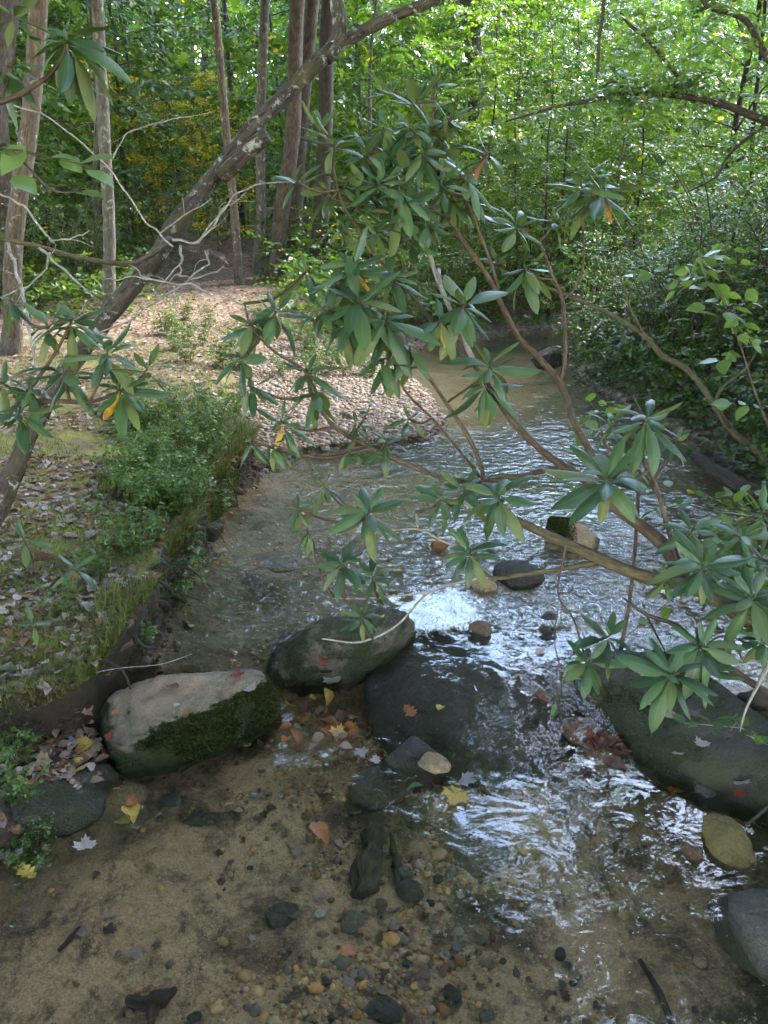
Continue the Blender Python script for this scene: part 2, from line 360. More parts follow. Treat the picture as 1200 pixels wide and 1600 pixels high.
def water_mat():
    m = NT("stream water"); p = m.pos(); foam, rip, thin = m.sep(m.attr())[:3]
    q = m.n("Mapping", 0, Vector=p, Scale=(.75, 1.05, 1.), Rotation=(0, 0, .25))
    w1 = m.noise(q, 9, 2, .45, 1.2); w2 = m.noise(q, 26, 2, .45, .8); w3 = m.noise(p, 2.2, 2, .5, .5)
    h = m.math('ADD', m.math('MULTIPLY', w1, .55), m.math('MULTIPLY', w2, m.math('ADD', .05, m.math('MULTIPLY', rip, .42))))
    h = m.math('ADD', h, m.math('MULTIPLY', w3, .8))
    nb = m.n("Bump", 0, Height=h, Distance=.04, Strength=m.math('ADD', .085, m.math('MULTIPLY', rip, .85)))
    ior = m.math('SUBTRACT', 1.333, m.math('MULTIPLY', m.n("NewGeometry", "Backfacing"), 1.333-1/1.333))   # same film from above and from below
    fr = m.n("Fresnel", 0, IOR=ior, Normal=nb)
    gl = m.n("BsdfGlossy", 0, Color=(1, 1, 1, 1), Roughness=.03, Normal=nb)
    tr = m.n("BsdfTransparent", 0, Color=(.93, .91, .86, 1))
    sh = m.mixs(fr, tr, gl)
    fn = m.ramp(m.math('ADD', m.math('MULTIPLY', m.noise(m.mapv(p, (1.0, .55, 1.)), 24, 8, .78, 2.6), 1.), m.math('MULTIPLY', foam, .36)), [(.68, 0.), (.86, 1.)])
    fk = m.math('MULTIPLY', fn, m.ramp(foam, [(.02, 0.), (.35, 1.)]))
    fo = m.bsdf((.78, .81, .84), .6, .4, m.bump(m.noise(p, 60, 4), .01, .6))
    return m.done(m.mixs(fk, sh, fo))
M['water'] = water_mat()

# ------------------------------------------------------------------ terrain
YL = [(-6, -2.6), (0., -1.5), (1.2, -1.2), (1.65, -1.05), (1.75, -.88), (1.95, -.80), (2.1, -.93), (2.25, -.92), (2.5, -.89), (2.84, -.88), (3.35, -.87), (3.6, -.91), (4.37, -.82), (4.75, -.72), (4.95, -.5), (5.08, -.1), (5.25, .3), (5.6, .45), (6.3, .45), (7.4, .24), (8.4, .14), (9.2, .5), (10., 1.4), (11, 3.2), (14, 7.5), (22, 13.), (90, 44)]
YB = [(-6, -3.4), (0., -2.4), (1.2, -1.9), (1.65, -1.6), (1.9, -1.36), (2.02, -1.14), (2.1, -1.0), (2.25, -.94), (2.5, -.91), (4.6, -.81), (4.9, -.95), (5.5, -1.0), (6, -1.05), (7, -1.2), (8.5, -1.3), (9.5, -.4), (11, 2.2), (14, 6.8), (22, 12.4), (90, 43)]
YR = [(-6, 1.9), (0., 1.2), (1.2, 1.02), (1.5, 1.08), (1.75, 1.16), (1.95, 1.35), (2.2, 1.62), (2.8, 1.82), (3.6, 1.95), (4.15, 2.0), (5.04, 2.08), (6.1, 1.87), (7.1, 1.78), (8.07, 1.82), (9.2, 2.3), (10., 3.3), (11, 5.2), (14, 9.5), (22, 15.), (90, 47)]
YH = [(-6, .3), (1.5, .24), (2.1, .19), (2.6, .165), (4.6, .17), (5.2, .13), (7, .12), (9, .10), (12, .1), (90, .1)]
def tab(t, y): return np.interp(y, [a for a, b in t], [b for a, b in t])
def wedge(x, y):                                  # water height: pool, cascade over the ledge, lower pool
    xs = [-1.6, -1., -.4, -.05, .1, .6, .75, 1.15, 1.4]
    ya = np.interp(x, xs, [2.38, 2.38, 2.42, 2.42, 1.95, 1.93, 2.0, 1.78, 1.78]); yb = np.interp(x, xs, [2.5, 2.5, 2.55, 2.72, 2.68, 2.62, 2.5, 1.95, 1.95])
    t = np.clip((y-ya)/(yb-ya), 0, 1)
    return .10*(t*t*(3-2*t))+.03*sm(2.7, 3.1, y)+.035*np.exp(-((x-.33)/.27)**2-((y-2.27)/.21)**2)
def edges(x, y):
    w = fb2(np.zeros_like(y)+3.1, y, 3.0, 4, 5)*.11+fb2(x, y, 9., 2, 6)*.04
    near = sm(9, 4, y)*.6+.4
    return tab(YL, y)+w*near, tab(YB, y)+w*near, tab(YR, y)-fb2(np.zeros_like(y)+9.1, y, 2.2, 3, 8)*.06*near
def height(x, y, full=True):
    x = np.asarray(x, float).ravel(); y = np.asarray(y, float).ravel()
    xl, xb, xr = edges(x, y); xb = np.minimum(xb, xl-.015)
    wl = .10*sm(2.0, 2.45, y)+.03*sm(2.7, 3.1, y)
    hb = tab(YH, y)
    din = np.minimum(x-xl, xr-x)
    dep = .085+.05*sm(2.5, 3.2, y)+.06*sm(.9, .2, x-xl)*sm(2.3, 2.8, y)*sm(5, 4, y)
    bed = wl-.004-dep*(1-np.exp(-np.maximum(din, 0)/.2)) + (fb2(x, y, 3., 4, 11)*.03+fb2(x, y, 14., 3, 12)*.008)*np.clip(din/.15, 0, 1)
    # keep the floor under the cascade
    bed = np.minimum(bed, wedge(x, y)-.02-.05*np.clip(din/.1, 0, 1))
    dl = np.maximum(xl-x, 0); db = xb-x
    steep = sm(-.02, .07, db); soft = sm(-.05, .55, db); k = sm(4.6, 5.3, y)
    left = wl+.03*sm(0, .05, dl)+.075*np.minimum(dl, 1.6) + hb*(steep*(1-k)+soft*k)*.9 + .03*np.clip(db, 0, 3) + .05*np.clip(db-3, 0, 30)
    left += fb2(x, y, 1.1, 4, 21)*.05*np.clip(dl*2, 0, 1)+fb2(x, y, 7., 3, 22)*.016*np.clip(dl*5, 0, 1)
    dr = np.maximum(x-xr, 0); kn = sm(1.9, 2.7, y)
    right = wl+.045*sm(0, .08, dr)+.12*np.minimum(dr, .5)+(.42*kn+.06)*sm(.28, .95, dr)+.10*np.clip(dr-.9, 0, 25)
    right += fb2(x, y, 1.4, 4, 31)*.08*np.clip(dr*2, 0, 1)+fb2(x, y, 7., 3, 32)*.02*np.clip(dr*5, 0, 1)
    z = np.where(x < xl, left, np.where(x > xr, right, bed))
    z = z+.035*np.clip(y-13, 0, 100)+.10*np.clip(y-24, 0, 100)
    if not full: return z
    grav = sm(.05, -.06, x-xl)*sm(4.55, 4.95, y+.25*fb2(x, y, 4, 2, 44))*sm(10.5, 9, y)*sm(.12, -.12, db+.25*fb2(x, y, 3, 3, 43))
    moss = np.where(x < xl, sm(.0, .1, db)*sm(3.8, 1.0, db)*sm(9.5, 6, y), sm(.6, 1.2, dr)*.3)
    face = (x < xl)*sm(.13, .03, db)*sm(1.75, 1.95, y)*sm(5., 4.6, y)  # mask for the painted undercut shade on the bank face
    bedm = sm(-.03, .05, din); silt_dim = np.clip(.95*sm(3.1, 4.2, y)*sm(.0, .5, x-.25*np.clip(y-4, 0, 1)) + .8*sm(.55, .1, x-xl)*sm(2.3, 2.6, y)*sm(4.6, 3.9, y)+.85*sm(2.42, 2.65, y)+.85*sm(5.0, 5.6, y)+.8*sm(.30, .05, x-xl)*sm(2., 1.8, y)+.75*sm(.35, .05, xr-x)*sm(2.1, 1.8, y), 0, 1)  # second mask dims the upper pool's bed, standing in for water depth
    moss = moss*(1-bedm)+silt_dim*bedm
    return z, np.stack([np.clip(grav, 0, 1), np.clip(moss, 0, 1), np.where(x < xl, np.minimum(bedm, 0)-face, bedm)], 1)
def over(x, y):                          # the undercut bank: its grassy lip hangs out over the water
    x = np.asarray(x, float).ravel(); y = np.asarray(y, float).ravel(); xl, xb, xr = edges(x, y); db = np.minimum(xb, xl-.015)-x
    return (.11+.03*fb2(x, y, 5., 2, 25))*sm(-.005, .075, db)*np.exp(-np.maximum(db, 0)/.22)*sm(1.9, 2.06, y)*sm(4.9, 4.5, y)
def gz(x, y): return float(height([x], [y], False)[0])
def gzs(x, y): return height(x, y, False)
def gridmesh(xs, ys):
    X, Y = np.meshgrid(xs, ys); nx, ny = len(xs), len(ys)
    i = np.arange(ny-1)[:, None]*nx; j = np.arange(nx-1)[None]
    return X.ravel(), Y.ravel(), np.stack([i+j, i+j+1, i+nx+j+1, i+nx+j], -1).reshape(-1, 4)
u = np.linspace(-1, 1, 470); xs = .1+np.sinh(u*4.9)*.9
v = np.linspace(-1.9, 4.6, 520); ys = 2.4+np.sinh(v)*1.55
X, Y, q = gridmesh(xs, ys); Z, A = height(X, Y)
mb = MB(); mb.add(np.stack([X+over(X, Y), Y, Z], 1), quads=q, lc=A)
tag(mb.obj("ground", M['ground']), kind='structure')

# ------------------------------------------------------------------ water
xs = np.concatenate([np.arange(-2.2, -.2, .025), np.arange(-.2, .9, .011), np.arange(.9, 2.6, .025), np.arange(2.6, 8, .2)])
ys = np.concatenate([np.arange(-1, 1., .08), np.arange(1., 1.8, .025), np.arange(1.8, 3.2, .011), np.arange(3.2, 5.5, .03), np.arange(5.5, 16, .12)])
X, Y, q = gridmesh(xs, ys); W = wedge(X, Y)
fw = fb2(X, Y, 9., 3, 66)*.13; X0, Y0 = X, Y; X = X+fw; Y = Y+fb2(X0, Y0, 8., 3, 67)*.10
foam = sm(2.60, 2.70, Y)*sm(3.02, 2.86, Y)*sm(.02, .1, X)*sm(.52, .3, X)*1.0
foam = np.maximum(foam, .62*sm(2.6, 2.72, Y)*sm(2.95, 2.75, Y)*sm(.25, .35, X)*sm(.9, .6, X))
foam = np.maximum(foam, .12*sm(1.85, 1.98, Y)*sm(2.2, 2.02, Y)*sm(-.05, .1, X)*sm(.75, .6, X))
foam = np.maximum(foam, .45*sm(2.66, 2.75, Y)*sm(3.3, 2.9, Y)*sm(.5, .7, X)*sm(1.3, 1., X)); X, Y = X0, Y0
rip = .03+.16*sm(1.9, 2.5, Y)+.5*sm(2.3, 2.6, Y)*sm(4.9, 4.2, Y)*sm(.1, -.2, X)*.9+.55*sm(2.55, 2.75, Y)*sm(4.4, 3., Y)*sm(-.3, .4, X)+.12*sm(1.9, 2.15, Y)*sm(2.6, 2.3, Y)*sm(-.2, .05, X)+.3*sm(4.3, 4.8, Y)*sm(6.5, 5, Y)+.15*sm(2.6, 2.9, Y)
W = W+foam*(fb2(X, Y, 16., 3, 61)*.026+.012)+rip*(fb2(X*1.0+Y*.4, Y*.7, 7., 2, 62)*.008)+fb2(X+Y*.3, Y, 2.2, 2, 63)*.004
W += sm(1.93, 2.1, Y)*sm(2.66, 2.5, Y)*sm(.0, .1, X)*sm(.72, .6, X)*fb2(X*1.3, Y*.7, 6., 2, 64)*.014
mb = MB(); mb.add(np.stack([X, Y, W], 1), quads=q, lc=np.stack([foam, np.clip(rip, 0, 1), foam*0], 1))
tag(mb.obj("stream_water", M['water']), kind='structure')

# ------------------------------------------------------------------ rocks
def tri_arrays(me):
    me.calc_loop_triangles(); V = np.zeros(len(me.vertices)*3); me.vertices.foreach_get("co", V); T = np.zeros(len(me.loop_triangles)*3, np.int32)
    me.loop_triangles.foreach_get("vertices", T); return V.reshape(-1, 3), T.reshape(-1, 3)
def vnormals(V, T):
    n = np.cross(V[T[:, 1]]-V[T[:, 0]], V[T[:, 2]]-V[T[:, 0]]); N = np.zeros_like(V)
    for k in range(3): np.add.at(N, T[:, k], n)
    return N/(np.linalg.norm(N, axis=1, keepdims=True)+1e-12)
def hull_rock(pts, voxel=.014, smooth=6, amp=.02, fine=.006, seed=0, scale=7.):
    bm = bmesh.new()
    for p in pts: bm.verts.new(p)
    r = bmesh.ops.convex_hull(bm, input=bm.verts)
    bmesh.ops.delete(bm, geom=list({g for g in r["geom_unused"]+r["geom_interior"] if isinstance(g, bmesh.types.BMVert)}), context='VERTS')
    me = bpy.data.meshes.new("t"); bm.to_mesh(me); bm.free(); o = bpy.data.objects.new("t", me); COL.objects.link(o)
    a = o.modifiers.new("r", 'REMESH'); a.mode = 'VOXEL'; a.voxel_size = voxel
    b = o.modifiers.new("s", 'SMOOTH'); b.iterations = smooth; b.factor = .5
    dg = bpy.context.evaluated_depsgraph_get(); m2 = bpy.data.meshes.new_from_object(o.evaluated_get(dg))
    V, T = tri_arrays(m2); bpy.data.objects.remove(o); bpy.data.meshes.remove(me); bpy.data.meshes.remove(m2)
    N = vnormals(V, T)
    rid = 1-2*np.abs(fbm(V*scale*1.7, 3, seed+5))
    V = V+N*(fbm(V*scale, 4, seed)*amp+fbm(V*scale*5, 3, seed+9)*fine-np.clip(rid-.72, 0, 1)[:, None].ravel()*amp*1.2)[:, None]
    return V, T
def rock_obj(name, V, T, mat, label, cat="rock", group=None, parent=None):
    mb = MB(); c = V.mean(0); c = np.array((c[0], c[1], V[:, 2].min()))
    mb.add(V, T); o = mb.obj(name, mat, parent, loc=None if parent else c)
    if not parent: tag(o, label, cat, group)
    return o
def scatter_tri(V, T, n, mask=None):
    a = V[T[:, 0]]; b = V[T[:, 1]]; c = V[T[:, 2]]; nn = np.cross(b-a, c-a); w = np.linalg.norm(nn, axis=1)
    nn = nn/(w[:, None]+1e-12)
    if mask is not None: w = w*mask((a+b+c)/3, nn)
    i = rng.choice(len(T), n, p=w/w.sum()); r1 = np.sqrt(rng.random(n))[:, None]; r2 = rng.random(n)[:, None]
    return a[i]*(1-r1)+b[i]*r1*(1-r2)+c[i]*r1*r2, nn[i]
def moss_part(parent, V, T, n, mask, size=.012, name="moss"):
    P, N = scatter_tri(V, T, n, mask); d = N+rng.normal(0, .55, N.shape)+np.array((0, 0, .25)); B = frames(d, rng.normal(0, 1, N.shape))
    Tm = np.array([(-.22, 0, 0), (.22, 0, 0), (.13, .6, .05), (0, 1, .2)]); mb = MB()
    inst(mb, Tm, [(0, 1, 2), (0, 2, 3)], None, B, P-N*.002, size*rng.uniform(.5, 1.4, n))
    return mb.obj(name, M['mossblade'], parent)
def mossblade():
    m = NT("moss"); c = m.ramp(m.island(), [(0, (.014, .024, .007)), (.6, (.040, .052, .013)), (1, (.095, .095, .03))])
    return m.done(m.mixs(.2, m.bsdf(c, .8, .15), m.n("BsdfTranslucent", 0, Color=c)))
M['mossblade'] = mossblade()

V, T = hull_rock([G(*p) for p in [(148, 1130, 0), (185, 1225, -.04), (300, 1205, -.04), (430, 1140, -.04), (434, 1080, 0), (210, 1065, -.05), (400, 1045, -.05), (170, 1165, .06), (205, 1170, .085), (250, 1132, .15), (330, 1108, .165), (428, 1080, .12), (420, 1062, .165), (165, 1090, .13), (255, 1058, .185), (330, 1050, .20), (400, 1050, .19)]], .012, 4, .02, .007, 3)
BOULDER = (V, T)
o = rock_obj("mossy_boulder", V, T, M['rock_mossy'], "tan topped boulder with dark green moss on its front face beside muddy bank", "boulder")
fm = lambda c, n: np.clip((.62-n[:, 2])*4, 0, 1)*np.clip((-n[:, 1]+n[:, 0]*.5+.15)*3, 0, 1)*np.clip((fbm(c*9, 3, 4)+.45)*3, 0, 1)*(c[:, 2] > -.01)*sm(-.86, -.72, c[:, 0])
moss_part(o, V, T, 16000, fm, .011)
V, T = hull_rock([G(*p) for p in [(416, 1070, -.04), (470, 1090, -.06), (545, 1085, -.06), (640, 1020, -.04), (645, 985, .04), (440, 1000, 0), (424, 1040, .07), (440, 1003, .145), (478, 1000, .19), (500, 968, .23), (590, 948, .25), (640, 952, .24), (650, 975, .17), (520, 1010, .17), (600, 1003, .18), (640, 995, .11), (425, 1015, .09)]], .012, 5, .028, .006, 12)
ROCKB = (V, T)
o = rock_obj("gray_boulder", V, T, M['rock_gray'], "rounded grey brown boulder at the left end of the small cascade", "boulder")
V, T = hull_rock([G(*p) for p in [(880, 1080, -.06), (985, 1212, -.06), (1100, 1272, -.06), (1290, 1330, -.05), (1330, 1200, -.05), (1140, 1085, 0), (900, 1050, .09), (950, 1012, .165), (1040, 1012, .18), (1005, 1150, .07), (1110, 1195, .09), (1230, 1210, .10), (1100, 1075, .155), (1200, 1140, .145), (1300, 1200, .1)]], .013, 6, .018, .005, 23, 5)
SLAB = (V, T)
o = rock_obj("mossy_slab", V, T, M['rock_slab'], "long low dark rock slab with olive moss, beneath the rhododendron leaves", "rock")
moss_part(o, V, T, 5000, lambda c, n: (n[:, 2] > .5)*np.clip((fbm(c*5, 3, 8)-.02)*5, 0, 1)*sm(2.0, 2.25, c[:, 1]), .009)
V, T = hull_rock([G(*p) for p in [(590, 1025, .03), (566, 1075, .0), (572, 1130, -.03), (640, 985, .07), (760, 983, .085), (880, 990, .08), (920, 1050, .03), (915, 1165, -.05), (770, 1235, -.06), (612, 1192, -.06), (590, 1010, -.25), (900, 1000, -.25), (620, 1200, -.2), (900, 1200, -.2), (740, 1080, .065), (680, 1100, .05), (820, 1100, .05)]], .014, 6, .016, .005, 31, 5)
rock_obj("ledge_rock", V, T, M['rock_dark'], "broad dark ledge rock with clear water sliding over it", "rock")
# helper: generic angular stone
def stone(c, s, seed, sub=4, cuts=11, rot=None, amp=.12):
    bm = bmesh.new(); bmesh.ops.create_icosphere(bm, subdivisions=sub, radius=1.)
    V = np.array([v.co for v in bm.verts]); T = np.array([[v.index for v in f.verts] for f in bm.faces]); bm.free()
    r = np.random.default_rng(seed)
    for k in range(cuts):
        d = unit(r.normal(0, 1, 3)); h = r.uniform(.5, .85); e = V@d-h
        V = V-np.where(e > 0, e*.88, 0)[:, None]*d
    V = V*(1+amp*fbm(V*2.2, 3, seed)[:, None]+.04*fbm(V*9, 2, seed+3)[:, None])
    V = V*np.asarray(s)/2
    a = r.uniform(0, 6.28) if rot is None else rot
    V = V@np.array([(math.cos(a), math.sin(a), 0), (-math.sin(a), math.cos(a), 0), (0, 0, 1)])
    return V+np.asarray(c), T
def place_stone(px, py, z, wpx, hz, mat, name, label, seed, cat="stone", yk=.8, rot=None, dz=.0, sub=4, cuts=11, group=None):
    g = G(px, py, z); dpt = proj(g)[2]; w = wpx*dpt/FOC
    V, T = stone(g+np.array((0, 0, dz)), (w, w*yk, hz), seed, sub, cuts, rot)
    return rock_obj(name, V, T, mat, label, cat, group)
place_stone(808, 902, .13, 84, .12, M['rock_dark'], "wet_stone", "black wet stone under the pale forked branch in the upper pool", 41, yk=.7, dz=.01, cuts=4)
place_stone(755, 912, .13, 52, .10, M['rock_tan'], "tan_stone", "rusty tan stone beside the black wet stone above the foam", 42, dz=.01)
place_stone(690, 858, .13, 36, .07, M['peb_orange'], "tan_stone", "orange brown stone poking up in the rippled pool behind a leaf whorl", 43, dz=.02)
place_stone(752, 985, .115, 50, .05, M['peb_brown'], "lip_stone", "flat reddish stone sitting on the lip of the cascade", 44, dz=.012)
place_stone(856, 967, .13, 30, .04, M['rock_dark'], "lip_stone", "small dark green stone breaking the ripples beside the hanging dead twig", 45, dz=.01)
place_stone(640, 1180, .0, 110, .14, M['rock_dark'], "split_stone", "dark wet stone at the foot of the cascade with tan chip", 46, yk=.9, dz=-.03)
place_stone(676, 1198, .02, 62, .06, M['rock_tan'], "broken_stone", "angular tan stone broken face, below the cascade", 47, yk=.6, rot=2.6, dz=.012)
place_stone(860, 562, .13, 70, .34, M['rock_dark'], "wet_boulder", "dark wet boulder at far bend of stream", 48)
place_stone(75, 1262, .03, 170, .13, M['rock_slab'], "bank_rock", "low mossy rock among fallen leaves on the muddy shore", 49, yk=.7, dz=-.01)
place_stone(1138, 1318, .0, 112, .06, M['peb_yellow'], "yellow_stone", "crusty yellow stone at the edge of the lower pool", 50, yk=.8, dz=.012)
place_stone(1190, 1440, .0, 170, .14, M['rock_gray'], "shore_rock", "smooth grey shore rock at the corner below the yellow stone", 51, yk=1.2, dz=-.02)
place_stone(1085, 1335, .0, 42, .05, M['peb_brown'], "brown_stone", "flat rust brown stone touching the yellow stone", 52, dz=.005)
place_stone(596, 1230, -.07, 110, .07, M['rock_bed'], "submerged_stone", "flat brown stone under water below the split dark stone", 53, yk=.8)
place_stone(742, 1315, -.08, 140, .07, M['rock_bed'], "submerged_stone", "wide dark olive stone lying under water in middle of lower pool", 54, yk=.8)
place_stone(600, 1575, -.08, 62, .06, M['rock_dark'], "submerged_stone", "dark bluish stone under water nearest the viewer", 55)
place_stone(640, 1392, -.08, 48, .045, M['rock_dark'], "submerged_stone", "small black stone under water beside the sunken bark", 56)
place_stone(552, 1440, -.08, 44, .045, M['rock_bed'], "submerged_stone", "grey olive stone under water in the pebble strip", 57)
place_stone(270, 1252, -.07, 40, .05, M['peb_grey'], "submerged_stone", "grey stone under water in front of the mossy boulder", 58)
place_stone(905, 1140, .0, 70, .06, M['peb_brown'], "wet_stone", "reddish brown wet stone at the left flank of the mossy slab", 59, dz=.0)
place_stone(440, 1430, -.08, 60, .04, M['rock_dark'], "submerged_stone", "ragged black stone under water left of the pebble strip", 60, yk=.8)
place_stone(310, 1285, -.08, 84, .035, M['rock_dark'], "submerged_stone", "long thin dark stone under water on the sand", 61, yk=.45, rot=.3)
place_stone(430, 880, .08, 80, .04, M['rock_bed'], "submerged_stone", "flat brown stone under the upper pool beside the bank", 62, yk=.7)
place_stone(620, 890, .06, 34, .04, M['peb_yellow'], "submerged_stone", "yellow stone under the upper pool just above the foam", 63)
place_stone(605, 872, .06, 26, .04, M['peb_orange'], "submerged_stone", "small orange stone under the upper pool above the foam", 64)
place_stone(330, 830, .11, 60, .10, M['rock_dark'], "bank_stone", "dark stone at the foot of the grassy bank in the upper pool", 65, yk=.6)
place_stone(1100, 1235, .0, 40, .05, M['peb_grey'], "shore_stone", "small grey stone at the front foot of the mossy slab", 66)
place_stone(1190, 1095, .13, 90, .08, M['wood_wet'], "wet_stone", "dark wet stone behind the mossy slab at the right edge", 67, yk=.5)
# sunken bark
mb = MB(); tube(mb, [G(592, 1285, -.07), G(585, 1320, -.075), G(575, 1355, -.08), G(560, 1400, -.085)], [.014, .03, .036, .026], 14, 9, 1.3, 71); tube(mb, [G(610, 1300, -.075), G(618, 1340, -.08), G(622, 1385, -.085)], [.006, .012, .008], 8, 8, 1., 74)
tag(mb.obj("sunken_bark", M['wood_wet'], loc=G(575, 1340, -.08)), "ragged dark piece of rotten bark under water among pebbles", "bark")
mb = MB(); tube(mb, [G(200, 1560, -.07), G(240, 1568, -.055), G(275, 1545, -.06)], [.01, .024, .006], 8, 6, .9, 72); tube(mb, [G(240, 1568, -.055), G(235, 1600, -.06)], [.02, .01], 8, 6, .9, 73)
tag(mb.obj("sunken_bark", M['wood_wet'], loc=G(240, 1570, -.08)), "forked black driftwood scrap under water on the pale sand", "driftwood")
# broken mossy log chunk
lg = empty("broken_log", G(890, 858, .10), "short broken log chunk with moss cap sitting in rippled upper pool", "log")
mb = MB(); tube(mb, [G(856, 828, .18), G(892, 837, .17), G(928, 854, .15)], [.062, .072, .052], 16, 8, .35, 81); mb.obj("wood", M['rock_tan'], lg)
V, T = np.concatenate(mb.V), np.concatenate([np.concatenate(mb.Q)[:, [0, 1, 2]], np.concatenate(mb.Q)[:, [0, 2, 3]]])
moss_part(lg, V, T, 5000, lambda c, n: (n[:, 2] > -.1)*sm(.90, .80, c[:, 0]), .015)

# ------------------------------------------------------------------ loose gravel and pebbles
def ico(sub=1):
    bm = bmesh.new(); bmesh.ops.create_icosphere(bm, subdivisions=sub, radius=1.); V = np.array([v.co for v in bm.verts]); T = np.array([[v.index for v in f.verts] for f in bm.faces]); bm.free(); return V, T
def gravel(name, x, y, z, s, mat, seed):
    n = len(x); V, T = ico(1); V = V*(1+.22*fbm(V*1.7, 2, seed)[:, None])*np.array((1, .8, .5)); mb = MB()
    a = rng.uniform(0, 6.28, n); d = np.stack([np.cos(a), np.sin(a), rng.normal(0, .25, n)], 1); nn = np.stack([rng.normal(0, .3, n), rng.normal(0, .3, n), np.ones(n)], 1)
    inst(mb, V, T, None, frames(d, nn), np.stack([x, y, z], 1), s); return tag(mb.obj(name, mat), kind='stuff')
n = 42000; x = rng.uniform(-1.5, .7, n); y = 4.6+rng.random(n)**1.5*5; zz, A = height(x, y); k = (rng.random(n) < A[:, 0]) & (A[:, 2] < .9)
o = gravel("gravel_bar", x[k], y[k], zz[k], rng.lognormal(math.log(.0105), .5, k.sum()), M['gravel'], 1); tag(o, "tan gravel bar of small stones at the inner bend of the stream", "gravel")
y0 = rng.uniform(1.0, 2.3, 5200); x0 = rng.normal(-.02+.06*np.sin(y0*4), .17, 5200); xx = rng.uniform(-1, 1.1, 450); yy = rng.uniform(1., 2.3, 450); xu = rng.uniform(-.9, 1.3, 4200); yu = rng.uniform(2.5, 5.3, 4200)
x = np.concatenate([x0, xx, xu]); y = np.concatenate([y0, yy, yu]); keep = fb2(x, y, 4, 3, 77) > -.12; x = x[keep]; y = y[keep]; zz, A = height(x, y); k = A[:, 2] > .5
o = gravel("streambed_gravel", x[k], y[k], zz[k], rng.lognormal(math.log(.0060), .5, k.sum()), M['bedgravel'], 2); tag(o, "small brown and orange gravel on the streambed under clear water", "gravel")
nd = 900; y = rng.uniform(1.0, 2.35, nd); x = np.where(rng.random(nd) < .6, rng.normal(.12, .22, nd), rng.uniform(-.9, 1.1, nd)); zz, A = height(x, y); k = (A[:, 2] > .6) & (fb2(x, y, 5, 3, 79) > -.05); DEBRIS = (x[k], y[k], zz[k])
# single pebbles, every one an object
pebs = []
for i in range(95):
    for _ in range(40):
        px = random.gauss(570, 120) if i < 70 else random.uniform(420, 1100); py = random.uniform(1090, 1595)
        g = G(px, py, -.08); z = gz(g[0], g[1])
        if z < wedge(g[0], g[1])-.03 and all((px-a)**2+(py-b)**2 > 26**2 for a, b, *_ in pebs): break
    pebs.append((px, py, g[0], g[1], z, random.choices(["orange", "tan", "grey", "yellow", "brown", "pale", "dark", "red"], [4, 4, 3, 3, 4, 2, 4, 1])[0]))
cnt = {}
for k, (px, py, x, y, z, c) in enumerate(sorted(pebs, key=lambda t: t[1])):
    cnt[c] = cnt.get(c, 0)+1; i = cnt[c]
    w = random.lognormvariate(math.log(.026), .3)
    V, T = stone((x, y, z+w*.15), (w, w*random.uniform(.6, .95), w*.55), 300+k, 3, 6)
    rock_obj("pebble", V, T, M['peb_'+c], ("%s pebble under water in the lower pool, %s of its colour counted from the cascade" % (c, ordn(i))), "pebble", "pebbles in the lower pool")

# ------------------------------------------------------------------ foliage templates
LT = np.array([(0, 0, 0), (0, .5, -.02), (0, 1, -.12), (-.29, .42, .05), (.29, .42, .05)]); LF = [(0, 4, 1), (1, 4, 2), (0, 1, 3), (1, 2, 3)]
LT2 = np.array([(0, 0, 0), (0, .33, -.01), (0, .68, -.03), (0, 1, -.12), (-.24, .22, .04), (-.29, .5, .04), (-.15, .8, -.02), (.24, .22, .04), (.29, .5, .04), (.15, .8, -.02)])
LF2 = [(0, 7, 1), (1, 7, 8), (1, 8, 2), (2, 8, 9), (2, 9, 3), (0, 1, 4), (1, 5, 4), (1, 2, 5), (2, 6, 5), (2, 3, 6)]
def sprays(mb, P, Dr, ln, nl, leaf, tilt=.35, T=LT, F=LF, droop=.25):
    """leafy flat twigs: start P, direction Dr, length ln, nl leaves each"""
    n = len(P); Dr = Dr/(np.linalg.norm(Dr, axis=1, keepdims=True)+1e-9); up = np.array((0, 0, 1.))+rng.normal(0, tilt, (n, 3)); side = np.cross(Dr, up); side /= np.linalg.norm(side, axis=1, keepdims=True)+1e-9
    nrm = np.cross(side, Dr)
    t = (np.arange(nl)+.6)/nl; sg = np.where(np.arange(nl) % 2 == 0, 1, -1.)
    pos = P[:, None]+Dr[:, None]*(ln[:, None]*t)[..., None]-np.array((0, 0, 1.))*(droop*ln[:, None]*t**2)[..., None]
    d = Dr[:, None]*.75+side[:, None]*sg[None, :, None]*.9+rng.normal(0, .28, (n, nl, 3))-np.array((0, 0, .22))
    nn = nrm[:, None]+rng.normal(0, .35, (n, nl, 3))
    d = d.reshape(-1, 3); inst(mb, T, F, None, frames(d, nn.reshape(-1, 3)), pos.reshape(-1, 3), leaf*rng.uniform(.6, 1.25, n*nl))
